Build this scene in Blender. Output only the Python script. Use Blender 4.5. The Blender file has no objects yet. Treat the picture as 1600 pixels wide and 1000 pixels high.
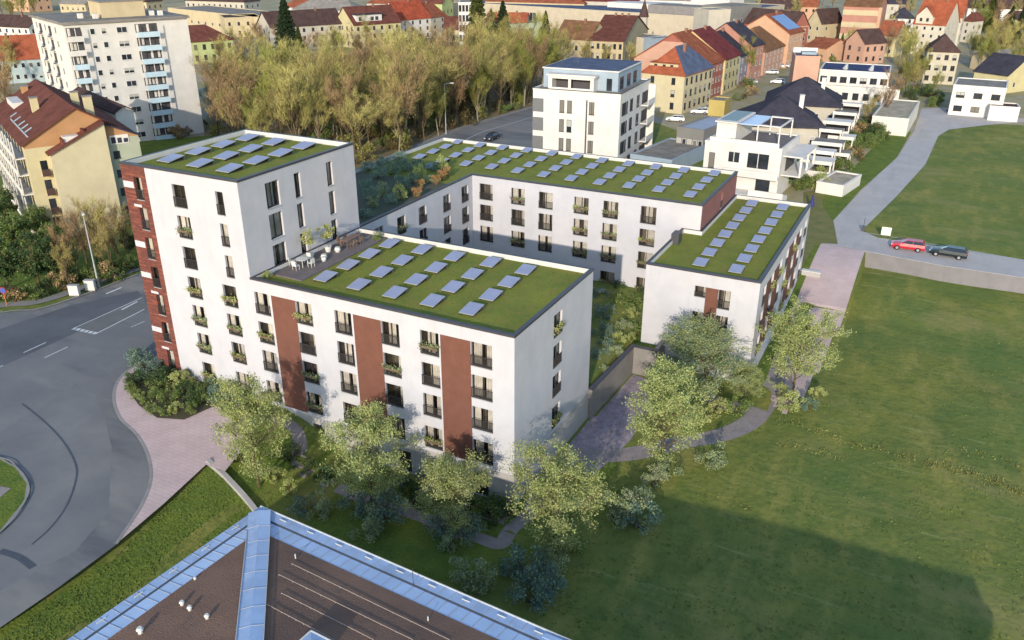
import bpy, math, random
from mathutils import Vector, geometry
random.seed(7)
R = math.radians
scene = bpy.context.scene
COL = scene.collection
# ---------------------------------------------------------------- camera
F_PX, YAW, PITCH = 1307.969, -0.473, 0.429
CAM = Vector((25.811, -50.849, 40.157))
fw = Vector((math.sin(YAW)*math.cos(PITCH), math.cos(YAW)*math.cos(PITCH), -math.sin(PITCH)))
rt = Vector((math.cos(YAW), -math.sin(YAW), 0)); up = rt.cross(fw)
cd = bpy.data.cameras.new('camera'); cam = bpy.data.objects.new('camera', cd); COL.objects.link(cam)
cd.sensor_width = 36; cd.lens = F_PX/1600*36; cd.clip_end = 4000; cd.clip_start = .5
cam.location = CAM; cam.rotation_euler = (math.pi/2-PITCH, 0, -YAW); scene.camera = cam
def G(px, py, z=0.0):
    """point of the level plane z that the survey photograph shows at px, py"""
    d = fw + rt*((px-800)/F_PX) - up*((py-500)/F_PX)
    return CAM + d*((z-CAM.z)/d.z)
# ---------------------------------------------------------------- light
SUN_TO = Vector((-0.24, 0.97, -0.31)).normalized()
SUN_EL = math.asin(-SUN_TO.z); SUN_AZ = math.atan2(-SUN_TO.x, -SUN_TO.y)
w = bpy.data.worlds.new('World'); scene.world = w; w.use_nodes = True
nt = w.node_tree; bg = nt.nodes['Background']
sky = nt.nodes.new('ShaderNodeTexSky'); sky.sky_type = 'NISHITA'; sky.sun_disc = False
sky.sun_elevation = SUN_EL; sky.sun_rotation = SUN_AZ; sky.air_density = 1.0; sky.dust_density = .45; sky.ozone_density = 1.6
nt.links.new(sky.outputs[0], bg.inputs[0]); bg.inputs[1].default_value = 0.15
sl = bpy.data.lights.new('sun', 'SUN'); so = bpy.data.objects.new('sun', sl); COL.objects.link(so)
sl.energy = 2.3; sl.angle = R(0.6); sl.color = (1, .90, .74)
so.rotation_euler = SUN_TO.to_track_quat('-Z', 'Y').to_euler()
scene.view_settings.view_transform = 'Standard'; scene.view_settings.look = 'None'
scene.view_settings.exposure = 0.87; scene.view_settings.gamma = 1
scene.cycles.max_bounces = 6; scene.cycles.transparent_max_bounces = 8
# ---------------------------------------------------------------- materials
def lin(c):
    return tuple((x/255/12.92 if x/255 <= .04045 else ((x/255+.055)/1.055)**2.4) for x in c)
MATS = {}
def mat(name, col, rough=.85, var=.12, scale=.6, col2=None, bump=0, bscale=8, spec=.3, metal=0, island=0, objrand=0, detail=6):
    """procedural surface: two noise octaves between col and col2, optional bump"""
    if name in MATS: return MATS[name]
    m = bpy.data.materials.new(name); m.use_nodes = True; t = m.node_tree; N = t.nodes; L = t.links
    b = N['Principled BSDF']; b.inputs['Roughness'].default_value = rough
    b.inputs['Specular IOR Level'].default_value = spec; b.inputs['Metallic'].default_value = metal
    c1 = lin(col); c2 = lin(col2) if col2 else tuple(x*(1-var*2) for x in c1)
    if not col2: c1 = tuple(min(1, x*(1+var*.6)) for x in c1)
    tc = N.new('ShaderNodeTexCoord'); geo = N.new('ShaderNodeNewGeometry')
    n = N.new('ShaderNodeTexNoise'); n.inputs['Scale'].default_value = scale; n.inputs['Detail'].default_value = detail; n.inputs['Roughness'].default_value = .62
    L.new(geo.outputs['Position'], n.inputs['Vector'])
    r = N.new('ShaderNodeMapRange'); r.inputs[1].default_value = .32; r.inputs[2].default_value = .68
    L.new(n.outputs['Fac'], r.inputs[0])
    mx = N.new('ShaderNodeMix'); mx.data_type = 'RGBA'
    mx.inputs[6].default_value = c1+(1,); mx.inputs[7].default_value = c2+(1,)
    L.new(r.outputs[0], mx.inputs[0]); out = mx.outputs[2]
    for k, src in ((island, geo.outputs['Random Per Island']), (objrand, None)):
        if not k: continue
        if src is None:
            oi = N.new('ShaderNodeObjectInfo'); src = oi.outputs['Random']
        hs = N.new('ShaderNodeHueSaturation')
        mr = N.new('ShaderNodeMapRange'); mr.inputs[3].default_value = 1-k; mr.inputs[4].default_value = 1+k
        L.new(src, mr.inputs[0]); L.new(mr.outputs[0], hs.inputs['Value'])
        mh = N.new('ShaderNodeMapRange'); mh.inputs[3].default_value = .5-k*.06; mh.inputs[4].default_value = .5+k*.06
        L.new(src, mh.inputs[0]); L.new(mh.outputs[0], hs.inputs['Hue'])
        L.new(out, hs.inputs['Color']); out = hs.outputs[0]
    L.new(out, b.inputs['Base Color'])
    if bump:
        n2 = N.new('ShaderNodeTexNoise'); n2.inputs['Scale'].default_value = bscale; n2.inputs['Detail'].default_value = 4
        L.new(geo.outputs['Position'], n2.inputs['Vector'])
        bp = N.new('ShaderNodeBump'); bp.inputs['Strength'].default_value = min(1, bump); bp.inputs['Distance'].default_value = .1
        L.new(n2.outputs['Fac'], bp.inputs['Height']); L.new(bp.outputs[0], b.inputs['Normal'])
    MATS[name] = m; return m
def addmix(m, col, fac_builder):
    """mix another colour over a material's base colour with a factor made of texture nodes"""
    t = m.node_tree; N = t.nodes; L = t.links; b = N['Principled BSDF']
    old = b.inputs['Base Color'].links[0].from_socket
    mx = N.new('ShaderNodeMix'); mx.data_type = 'RGBA'; mx.inputs[7].default_value = lin(col)+(1,)
    L.new(old, mx.inputs[6]); L.new(fac_builder(N, L), mx.inputs[0]); L.new(mx.outputs[2], b.inputs['Base Color'])
def noise_fac(scale, lo, hi, amt=1, stretch=None, rot=0, detail=5):
    def f(N, L):
        g = N.new('ShaderNodeNewGeometry'); mp = N.new('ShaderNodeMapping')
        mp.inputs['Scale'].default_value = stretch or (1, 1, 1); mp.inputs['Rotation'].default_value = (0, 0, rot)
        L.new(g.outputs['Position'], mp.inputs[0])
        n = N.new('ShaderNodeTexNoise'); n.inputs['Scale'].default_value = scale; n.inputs['Detail'].default_value = detail; n.inputs['Roughness'].default_value = .65
        L.new(mp.outputs[0], n.inputs['Vector'])
        r = N.new('ShaderNodeMapRange'); r.inputs[1].default_value = lo; r.inputs[2].default_value = hi; r.inputs[4].default_value = amt
        L.new(n.outputs['Fac'], r.inputs[0]); return r.outputs[0]
    return f
def brick_fac(scale, rowh, bw, mortar, amt):
    def f(N, L):
        g = N.new('ShaderNodeNewGeometry'); sx = N.new('ShaderNodeSeparateXYZ'); L.new(g.outputs['Position'], sx.inputs[0])
        cx = N.new('ShaderNodeCombineXYZ')
        a = N.new('ShaderNodeMath'); a.operation = 'ADD'; L.new(sx.outputs[0], a.inputs[0]); L.new(sx.outputs[1], a.inputs[1])
        L.new(a.outputs[0], cx.inputs[0]); L.new(sx.outputs[2], cx.inputs[1])
        br = N.new('ShaderNodeTexBrick'); br.inputs['Scale'].default_value = scale; br.inputs['Row Height'].default_value = rowh
        br.inputs['Brick Width'].default_value = bw; br.inputs['Mortar Size'].default_value = mortar
        L.new(cx.outputs[0], br.inputs[0])
        r = N.new('ShaderNodeMath'); r.operation = 'MULTIPLY'; r.inputs[1].default_value = amt
        L.new(br.outputs['Fac'], r.inputs[0]); return r.outputs[0]
    return f
grass = mat('meadow_grass', (126, 128, 62), .95, scale=.09, col2=(98, 114, 60), bump=.9, bscale=1.6, spec=.1, detail=9)
addmix(grass, (154, 144, 78), noise_fac(.35, .48, .7, .8, (1, .3, 1), .5, 9))
addmix(grass, (78, 98, 50), noise_fac(.9, .5, .7, .6, None, 0, 9))
addmix(grass, (160, 160, 105), noise_fac(1.1, .6, .72, .6, (.12, 1, 1), -.25, 8))
addmix(grass, (66, 86, 44), noise_fac(3.5, .54, .7, .4, None, 0, 4))
addmix(grass, (98, 116, 60), noise_fac(.045, .5, .62, .6, None, 0, 5))
addmix(grass, (150, 138, 88), noise_fac(.07, .54, .68, .6, (1,1.6,1), .4, 7))
addmix(grass, (70, 92, 48), noise_fac(.25, .55, .72, .55, (.5,1,1), .3, 6))
lawn = mat('garden_lawn', (118, 128, 54), .95, scale=.5, col2=(84, 106, 48), bump=.8, bscale=5, spec=.1)
addmix(lawn, (118, 130, 66), noise_fac(2.2, .52, .7, .6))
addmix(lawn, (66, 88, 40), noise_fac(6, .5, .66, .6))
sedum = mat('green_roof_sedum', (136, 138, 60), .95, scale=.35, col2=(112, 122, 56), bump=.7, bscale=7, spec=.1)
addmix(sedum, (140, 124, 70), noise_fac(.9, .5, .68, .75))
addmix(sedum, (128, 96, 66), noise_fac(1.9, .6, .74, .5))
addmix(sedum, (84, 100, 48), noise_fac(4, .52, .68, .6))
asph = mat('road_asphalt', (134, 132, 130), .85, scale=.06, col2=(104, 105, 108), bump=.15, bscale=20)
addmix(asph, (142, 138, 132), noise_fac(.1, .5, .64, .8, (.3, 1, 1), .6))
addmix(asph, (88, 91, 96), noise_fac(.13, .5, .64, .8, (.25, 1, 1), .75))
addmix(asph, (130, 128, 124), noise_fac(1.5, .58, .75, .35))
lane = mat('lane_asphalt', (182, 176, 172), .9, .06, .3, bump=.1, bscale=20)
addmix(lane, (160, 156, 153), noise_fac(.5, .5, .7, .5, (1, .2, 1), .3))
pink = mat('pink_paving', (204, 180, 176), .85, .08, .5)
def pave_fac(N, L):
    g = N.new('ShaderNodeNewGeometry'); br = N.new('ShaderNodeTexBrick'); br.inputs['Scale'].default_value = 1.0
    br.inputs['Row Height'].default_value = .4; br.inputs['Brick Width'].default_value = .8; br.inputs['Mortar Size'].default_value = .03
    L.new(g.outputs['Position'], br.inputs[0]); r = N.new('ShaderNodeMath'); r.operation = 'MULTIPLY'; r.inputs[1].default_value = .35
    L.new(br.outputs['Fac'], r.inputs[0]); return r.outputs[0]
addmix(pink, (150, 130, 128), pave_fac); addmix(pink, (214, 192, 182), noise_fac(4, .5, .7, .4))
pathm = mat('path_gravel', (150, 140, 138), .9, .1, 1.5, bump=.3, bscale=14)
terr = mat('terrace_paving', (120, 110, 108), .85, .1, 1); addmix(terr, (80, 74, 74), pave_fac)
urban = mat('town_ground', (172, 156, 126), .95, scale=.05, col2=(130, 130, 86), detail=8)
addmix(urban, (156, 148, 140), noise_fac(.12, .5, .62, .8)); addmix(urban, (124, 112, 82), noise_fac(.4, .55, .7, .6))
litter = mat('wood_floor_litter', (140, 120, 88), .95, scale=.3, col2=(104, 96, 64), bump=.5)
soil = mat('planting_soil', (86, 76, 64), .95, scale=.8, col2=(70, 70, 44), bump=.5)
lavbed = mat('lavender_gravel_bed', (166, 152, 160), .95, scale=1.6, col2=(128, 118, 124), bump=.6, bscale=6)
addmix(lavbed, (206, 196, 204), noise_fac(7, .56, .66, .7))
white_w = mat('white_render', (189, 187, 192), .9, .04, .5, spec=.2)
addmix(white_w, (168, 165, 168), noise_fac(1.2, .52, .8, .4, (1, 1, .12)))
addmix(white_w, (204, 196, 194), noise_fac(.22, .5, .7, .4))
plinth = mat('stone_plinth', (170, 166, 164), .9, .06, .8, spec=.2)
redp = mat('rust_red_render', (114, 76, 64), .9, .07, 1.2, spec=.2)
redb = mat('red_clinker_brick', (108, 66, 58), .9, .2, 3); addmix(redb, (98, 56, 50), brick_fac(1, .22, .8, .03, .8))
addmix(redb, (150, 84, 66), noise_fac(2.5, .5, .6, .7, (.2, .2, 2.2)))
coping = mat('charcoal_coping', (66, 64, 70), .5, .1, 1, spec=.5)
upst = mat('pale_upstand', (206, 202, 198), .8, .05, 1)
framem = mat('window_frame_dark', (60, 56, 56), .5, .1, 3)
framew = mat('window_frame_white', (210, 208, 202), .6, .05, 3)
roomm = mat('room_inside', (116, 106, 96), .9, .2, .8)
curt = mat('curtain_cloth', (214, 206, 196), .9, .1, 2, objrand=.12)
railm = mat('balcony_railing', (64, 60, 60), .5, .1, 3)
shadow_open = mat('dark_opening', (44, 42, 44), .8, .1, 2)
concrete = mat('concrete_wall', (138, 132, 128), .9, .08, .5, bump=.1)
addmix(concrete, (112, 108, 106), noise_fac(.5, .5, .75, .5, (1, 1, .3)))
solar = mat('solar_panel_glass', (152, 156, 180), .5, .08, .6, spec=.7)
def grid_fac(N, L):
    tc = N.new('ShaderNodeTexCoord'); br = N.new('ShaderNodeTexBrick'); br.offset = 0
    br.inputs['Scale'].default_value = 1; br.inputs['Row Height'].default_value = .33; br.inputs['Brick Width'].default_value = .5; br.inputs['Mortar Size'].default_value = .015
    L.new(tc.outputs['Object'], br.inputs[0]); return br.outputs['Fac']
addmix(solar, (140, 150, 180), grid_fac)
metal_d = mat('dark_metal', (70, 70, 74), .45, .08, 2, spec=.6)
metal_l = mat('galvanised_metal', (170, 172, 174), .45, .06, 2, spec=.5)
bark = mat('bark', (104, 88, 66), .95, .2, 2); barkp = mat('pale_bark', (150, 138, 116), .95, .2, 2)
twig_g = mat('golden_twigs', (188, 172, 108), .95, scale=.1, col2=(138, 130, 76), island=.3, objrand=.16)
twig_b = mat('brown_twigs', (170, 140, 104), .95, scale=.12, col2=(134, 110, 78), island=.3, objrand=.15)
twig_o = mat('olive_twigs', (156, 152, 78), .95, scale=.12, col2=(118, 122, 60), island=.3, objrand=.15)
def leafmat(name, a, b, isl=.32):
    m = mat(name, a, .8, scale=.7, col2=b, island=isl, objrand=.08, spec=.25)
    t = m.node_tree; N = t.nodes; L = t.links; b_ = N['Principled BSDF']
    if not any(n.type == 'BSDF_TRANSLUCENT' for n in N):
        tl = N.new('ShaderNodeBsdfTranslucent'); L.new(b_.inputs['Base Color'].links[0].from_socket, tl.inputs[0])
        mx = N.new('ShaderNodeMixShader'); mx.inputs[0].default_value = .35
        L.new(b_.outputs[0], mx.inputs[1]); L.new(tl.outputs[0], mx.inputs[2]); L.new(mx.outputs[0], N['Material Output'].inputs[0])
    return m
leaf_y = leafmat('leaves_yellow_green', (190, 192, 124), (160, 168, 104), .24)
leaf_g = leafmat('leaves_fresh_green', (132, 148, 84), (104, 124, 68))
leaf_d = leafmat('leaves_dark_green', (84, 104, 64), (64, 84, 52))
leaf_b = leafmat('leaves_blue_green', (130, 152, 134), (102, 126, 114))
leaf_s = leafmat('leaves_silver_green', (176, 184, 136), (144, 156, 110), .24)
leaf_w = leafmat('blossom_white', (206, 204, 190), (176, 176, 158), .15)
leaf_o = leafmat('leaves_orange', (190, 148, 104), (164, 122, 82), .25)
leaf_br = leafmat('leaves_olive_brown', (112, 100, 62), (90, 82, 52))
leaf_c = leafmat('needles_dark', (58, 74, 44), (40, 56, 36), .35)
glassm = bpy.data.materials.new('window_glass'); glassm.use_nodes = True
def _g():
    t = glassm.node_tree; N = t.nodes; L = t.links; N.remove(N['Principled BSDF'])
    tr = N.new('ShaderNodeBsdfTransparent'); tr.inputs[0].default_value = (.84, .85, .86, 1)
    gl = N.new('ShaderNodeBsdfGlossy'); gl.inputs['Roughness'].default_value = .08; gl.inputs[0].default_value = (.9, .95, 1, 1)
    fr = N.new('ShaderNodeFresnel'); fr.inputs[0].default_value = 1.6
    mx = N.new('ShaderNodeMixShader'); L.new(fr.outputs[0], mx.inputs[0]); L.new(tr.outputs[0], mx.inputs[1]); L.new(gl.outputs[0], mx.inputs[2])
    L.new(mx.outputs[0], N['Material Output'].inputs[0])
_g()
pane_d = mat('dark_pane', (50, 54, 60), .12, .25, .5, spec=.8, objrand=.35)
# ---------------------------------------------------------------- mesh helpers
class MB:
    def __init__(s): s.v = []; s.f = []; s.mi = []; s.m = []
    def mid(s, m):
        if m not in s.m: s.m.append(m)
        return s.m.index(m)
    def face(s, pts, m):
        n = len(s.v); s.v += [tuple(p) for p in pts]; s.f.append(tuple(range(n, n+len(pts)))); s.mi.append(s.mid(m))
    def box(s, a, b, m, top=None, c=None):
        x0, y0, z0 = a; x1, y1, z1 = b; n = len(s.v)
        s.v += [(x0,y0,z0),(x1,y0,z0),(x1,y1,z0),(x0,y1,z0),(x0,y0,z1),(x1,y0,z1),(x1,y1,z1),(x0,y1,z1)]
        k = s.mid(m); kt = s.mid(top) if top else k
        for f, q in (((0,3,2,1),k),((4,5,6,7),kt),((0,1,5,4),k),((1,2,6,5),k),((2,3,7,6),k),((3,0,4,7),k)):
            s.f.append(tuple(n+i for i in f)); s.mi.append(q)
    def prism(s, poly, z0, z1, m, top=None):
        n = len(poly); b = len(s.v); s.v += [(p[0], p[1], z0) for p in poly]+[(p[0], p[1], z1) for p in poly]
        k = s.mid(m); s.f.append(tuple(b+n+i for i in range(n))); s.mi.append(s.mid(top) if top else k)
        s.f.append(tuple(b+n-1-i for i in range(n))); s.mi.append(k)
        for i in range(n):
            j = (i+1) % n; s.f.append((b+i, b+j, b+n+j, b+n+i)); s.mi.append(k)
    def tube(s, p0, p1, r0, r1, m, n=6, cap=True):
        p0 = Vector(p0); p1 = Vector(p1); d = (p1-p0)
        if d.length < 1e-6: return
        d.normalize(); a = d.orthogonal().normalized(); b = d.cross(a); k = s.mid(m); st = len(s.v)
        for p, r in ((p0, r0), (p1, r1)):
            for i in range(n):
                t = 2*math.pi*i/n; s.v.append(tuple(p+a*(math.cos(t)*r)+b*(math.sin(t)*r)))
        for i in range(n):
            j = (i+1) % n; s.f.append((st+i, st+j, st+n+j, st+n+i)); s.mi.append(k)
        if cap: s.f.append(tuple(st+n+i for i in range(n))); s.mi.append(k)
    def bar(s, p0, p1, w, m):
        s.tube(p0, p1, w, w, m, 4)
    def mesh(s, name, smooth=False):
        me = bpy.data.meshes.new(name); me.from_pydata(s.v, [], s.f)
        for m in s.m: me.materials.append(m)
        me.polygons.foreach_set('material_index', s.mi)
        if smooth: me.polygons.foreach_set('use_smooth', [True]*len(s.f))
        me.update(); return me
    def build(s, name, parent=None, smooth=False, **k):
        return link(name, s.mesh(name, smooth), parent, **k)
def link(name, data, parent=None, loc=(0,0,0), rz=0, sc=1, **tags):
    o = bpy.data.objects.new(name, data); COL.objects.link(o); o.location = loc; o.rotation_euler = (0, 0, rz)
    o.scale = (sc,)*3 if isinstance(sc, (int, float)) else sc
    if parent is not None: o.parent = parent
    for k, v in tags.items():
        if v is not None: o[k] = v
    return o
def thing(name, label, cat, loc=(0,0,0), rz=0, group=None, sc=1):
    return link(name, None, None, loc, rz, sc, label=label, category=cat, group=group)
def copy_tree(o, parent=None, **kw):
    c = o.copy(); COL.objects.link(c); c.parent = parent
    for ch in list(o.children): copy_tree(ch, c)
    return c
def place(proto, loc, rz, label=None, group=None, sc=None, cat=None):
    """first use moves the prototype itself, later uses copy it with its parts"""
    o = proto if not proto.get('_used') else copy_tree(proto)
    proto['_used'] = 1
    o.location = loc; o.rotation_euler = (0, 0, rz)
    if sc is not None: o.scale = (sc,)*3 if isinstance(sc, (int, float)) else sc
    if label: o['label'] = label
    if cat: o['category'] = cat
    if group: o['group'] = group
    return o
# ---------------------------------------------------------------- terrain
def sm(a, b, x):
    t = max(0, min(1, (x-a)/(b-a))); return t*t*(3-2*t)
def H(x, y):
    if y < 3: return -3*sm(-25, -15, x)
    if x < -.4: return 0
    if y > (72.6 if x > 19.3 else 71.85): return 0
    if y > 60.4 and x < 12.4: return 0
    if x < 19.6 and y > 40:
        return -3*(1-sm(42, 69.5, y))
    return -3+.9*sm(50, 68.5, y) if x > 19.6 else -3
def H2(x, y):  # gentle unevenness of the meadow
    h = H(x, y)
    if h <= -2 and (x > 14 or y < -3): h += .12*math.sin(x*.31+y*.17)*math.sin(y*.23-x*.11)-.05
    return h
def axis(lst, a, b, st):
    s = set(lst); x = a
    while x <= b: s.add(round(x, 3)); x += st
    return sorted(s)
xs = axis([-3000,-900,-450,-250,-150,-100,-80,100,140,220,400,900,2500,-.6,-.45,12.3,12.5,19.5,19.75], -60, 80, 2)
ys = axis([-400,-150,-90,110,150,220,350,600,1200,3000,2.9,3.1,60.2,60.5,71.8,71.9,72.5,72.7,39.9,40.1], -60, 80, 2)
m = MB(); k = m.mid(grass)
for y in ys:
    for x in xs: m.v.append((x, y, H2(x, y)))
nx = len(xs)
for j in range(len(ys)-1):
    for i in range(nx-1):
        a = j*nx+i; m.f.append((a, a+1, a+nx+1, a+nx)); m.mi.append(k)
m.build('ground', kind='structure')
def sheet(name, pts, z, mt, tag=True, fine=None):
    """flat polygon sheet, points are world xy"""
    m = MB(); P = [Vector((p[0], p[1], 0)) for p in pts]
    k = m.mid(mt); m.v = [(p.x, p.y, z if not callable(z) else z(p.x, p.y)) for p in P]
    for t in geometry.tessellate_polygon([P]):
        a, b, c = t
        if (P[b]-P[a]).cross(P[c]-P[a]).z < 0: a, c = c, a
        m.f.append((a, b, c)); m.mi.append(k)
    return m.build(name, kind='structure' if tag else None)
def pxs(l, z=0): return [G(p[0], p[1], z) for p in l]
def ribbon(mb, pts, wdt, mt, z=None, dz=.03, n=6, closed=False):
    """strip along a smooth polyline (world xy), draped on the terrain"""
    P = [Vector((p[0], p[1])) for p in pts]; Q = []
    for i in range(len(P)-1):
        p0 = P[max(0, i-1)]; p1 = P[i]; p2 = P[i+1]; p3 = P[min(len(P)-1, i+2)]
        for s in range(n):
            t = s/n
            Q.append(.5*((2*p1)+(p2-p0)*t+(2*p0-5*p1+4*p2-p3)*t*t+(3*p1-p0-3*p2+p3)*t**3))
    Q.append(P[-1]); k = mb.mid(mt); b = len(mb.v)
    for i, q in enumerate(Q):
        d = (Q[min(i+1, len(Q)-1)]-Q[max(i-1, 0)]).normalized(); nn = Vector((-d.y, d.x))*wdt/2
        for s in (1, -1):
            r = q+nn*s; mb.v.append((r.x, r.y, (H2(r.x, r.y) if z is None else z)+dz))
    for i in range(len(Q)-1):
        a = b+2*i; mb.f.append((a+1, a+3, a+2, a)); mb.mi.append(k)
    return Q
# town and wood floors
sheet('town_ground', [(-900,130),(-300,60),(-140,40),(-110,60),(-95,100),(-60,165),(-20,130),(-4,92),(2,62),(12,75),(16,110),(22,150),(30,178),(140,190),(900,240),(900,1500),(-1600,1500)], .02, urban)
sheet('wood_floor', [tuple(G(*p)[:2]) for p in [(318,215),(420,262),(560,262),(640,240),(690,214),(835,168),(900,125),(820,118),(620,128),(440,140),(330,150)]], .05, litter)
# big junction bottom left and the main road that runs on behind the new buildings
j = pxs([(-330,560),(0,490),(60,484),(215,430)])
far = [(-66,30),(-68,60)]+[tuple(G(*p)[:2]) for p in [(688,214),(760,190),(835,168),(905,147),(960,135),(985,150),(905,190),(834,232)]]+[(-44,60),(-43,25),(-41,8),(-40.8,-.4)]
near = pxs([(240,562),(205,577),(184,598),(178,625),(188,655),(213,680),(230,710),(236,748),(222,790),(182,852),(90,920),(0,982),(-260,1150),(-700,1200)])
sheet('junction_road', [tuple(p[:2]) for p in j]+far+[tuple(p[:2]) for p in near], .06, asph)
# darker resurfaced strips
sheet('asphalt_patch', pxs([(0,515),(110,478),(215,455),(228,470),(120,520),(0,575)]), .066, mat('asphalt_dark', (100,102,107), .85, .12, .2))
sheet('traffic_island', pxs([(120,513),(160,495),(225,462),(229,482),(149,522)]), .072, mat('island_asphalt', (116,116,114), .9, .08, .4))
sheet('side_lane', pxs([(-40,700),(60,640),(120,600),(160,640),(175,700),(170,800),(120,860),(0,925),(-200,1000)]), .064, mat('asphalt_worn', (130,129,128), .85, scale=.15, col2=(110,111,113)))
# kerbs
kerb = mat('kerb_stone', (150, 146, 142), .9, .08, 1)
def wallstrip(mb, pts, wd, z0, z1, mt):
    P = [Vector((p[0], p[1])) for p in pts]
    for a, b in zip(P, P[1:]):
        d = (b-a).normalized(); nn = Vector((-d.y, d.x))*wd/2
        mb.prism([a-nn, b-nn, b+nn, a+nn], z0, z1, mt)
m = MB(); ribbon(m, pxs([(-200,530),(0,490),(60,484),(130,462),(215,430)]), .35, kerb, .0, .15)
ribbon(m, pxs([(240,562),(205,577),(184,598),(178,625),(188,655),(213,680),(230,710),(236,748),(222,790),(182,852)]), .25, kerb, .0, .14)
m.build('kerb', kind='structure')
m = MB(); ribbon(m, pxs([(-200,505),(0,478),(60,472),(130,450),(215,420)]), 1.6, mat('pavement_grey', (140,136,132), .9, .08, .6), .0, .10)
ribbon(m, [(-67.5,32),(-69.5,60)]+pxs([(688,213),(760,189),(835,167),(905,146)]), 1.8, mat('pavement_grey',0), .0, .12)
m.build('pavement', kind='structure')
# markings
mark = mat('road_marking_white', (214, 216, 216), .8, .08, 2)
m = MB(); ribbon(m, [(-58,40),(-60,70)]+pxs([(735,215),(790,196),(840,181)]), .15, mark, 0, .08)
def line(a, b, wd=.14, za=.08):
    a = G(*a); b = G(*b); ribbon(m, [a, b], wd, mark, 0, za, 1)
line((37,552),(72,536)); line((70,560),(106,543)); line((149,523),(226,484), .16); line((113,515),(160,494), .12); line((160,494),(222,466),.12)
line((166,460),(190,450), .3); line((190,485),(215,472), .25); line((205,512),(226,503), .12)
for i in range(6):
    t = i/5; a = (114+t*32, 516+t*7); line(a, (a[0]+4.5, a[1]-3.2), .42)
line((-30,588),(5,572))
m.build('road_marking', kind='structure')
tar = mat('tar_seam', (80, 85, 93), .6, .1, 2)
m = MB(); ribbon(m, pxs([(35,632),(70,660),(100,692),(118,725),(119,750),(105,790),(80,825),(50,852)]), .15, tar, 0, .08)
ribbon(m, pxs([(0,862),(30,872),(52,888)]), .5, tar, 0, .08)
m.build('tar_seam', kind='structure')
# kerbed green in the corner
pts = [G(*p) for p in [(-120,700),(0,718),(30,735),(44,758),(40,785),(0,835),(-120,920)]]
sheet('lawn_island', pts, .16, lawn)
m = MB(); q = pxs([(-120,700),(0,718),(26,733),(44,758),(40,785),(0,835),(-120,920)]); ribbon(m, q, .16, kerb, 0, .22)
wallstrip(m, q, .12, 0, .18, kerb); m.build('island_kerb', kind='structure')
sheet('island_path', pxs([(-60,790),(0,762),(18,766),(-60,830)]), .18, pathm)
# pink paving in front of the tower
pv = [(240,562),(205,577),(184,598),(178,625),(188,655),(213,680),(230,710),(236,748),(222,790),(182,852),(255,790),(322,728),(352,738),(378,705),(384,668),(392,640),(372,625),(330,590)]
sheet('pink_pavement', pxs(pv), .12, pink)
sheet('planting_bed', pxs([(225,570),(202,592),(200,612),(218,636),(246,655),(288,658),(332,638),(372,640),(372,612),(300,585)]), .17, soil)
# garden paths
m = MB()
ribbon(m, [(-26,-2.5),(-21.6,-1.6)]+[tuple(G(*p,-3)[:2]) for p in [(470,742),(500,752),(542,768),(590,788),(640,801),(665,810),(705,830),(750,842),(782,850),(800,826),(850,785),(905,735)]], 1.25, pathm)
ribbon(m, [tuple(G(*p,-3)[:2]) for p in [(640,800),(648,780),(665,764),(690,752)]], 1.1, pathm)
ribbon(m, [tuple(G(*p,-3)[:2]) for p in [(905,712),(960,712),(1010,705),(1060,692),(1120,682),(1165,664),(1190,640),(1205,612),(1214,582),(1226,548)]], 2.1, pathm)
ribbon(m, [tuple(G(*p,-3)[:2]) for p in [(1188,642),(1160,637),(1130,633),(1100,618)]], 2.0, pathm, dz=.04)
ribbon(m, [tuple(G(*p,-3)[:2]) for p in [(765,790),(780,800),(770,815)]], 2, pathm, dz=.04)
m.build('garden_path', kind='structure')
# lit lawn of the garden and the bank by the junction
def drape(name, poly, mt, dz=.015, st=1.0):
    P = [Vector((p[0], p[1])) for p in poly]; x0 = min(p.x for p in P); x1 = max(p.x for p in P); y0 = min(p.y for p in P); y1 = max(p.y for p in P)
    def ins(x, y):
        c = False
        for a, b in zip(P, P[1:]+P[:1]):
            if (a.y > y) != (b.y > y) and x < (b.x-a.x)*(y-a.y)/(b.y-a.y)+a.x: c = not c
        return c
    m = MB(); k = m.mid(mt); idx = {}
    nxx = int((x1-x0)/st)+1; nyy = int((y1-y0)/st)+1
    def vid(i, j):
        if (i, j) not in idx:
            idx[i, j] = len(m.v); x = x0+i*st; y = y0+j*st; m.v.append((x, y, H2(x, y)+dz))
        return idx[i, j]
    for i in range(nxx):
        for j in range(nyy):
            if ins(x0+(i+.5)*st, y0+(j+.5)*st):
                m.f.append((vid(i,j), vid(i+1,j), vid(i+1,j+1), vid(i,j+1))); m.mi.append(k)
    return m.build(name, kind='structure')
gl = [G(*p) for p in [(186,852),(255,790),(320,730)]]
drape('garden_lawn', [tuple(p[:2]) for p in gl]+[(-24,-1.2),(-16,-.9),(1.0,-.9),(2.2,10),(6,12),(4,-6),(-2,-12),(-8,-16),(-12,-40),(-22.5,-29.5)], lawn, .012, .4)
# lavender bed between the wall and the trees
sheet('lavender_bed', [(1.3,-1),(3.0,3),(4.4,8),(5.2,14),(5,20),(4.6,26),(1.0,26.5),(.7,16.5),(.35,16.2),(.35,2)], -2.983, lavbed)
# ramp paved in pink down from the upper road
drape('ramp_paving', [(13.4,71.9),(19.4,71.9),(19.4,52),(18.9,40),(18.3,30),(17.2,25.5),(15.8,26.5),(15.0,31),(14.2,40),(13.4,52)], pink, .03, .5)
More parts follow.
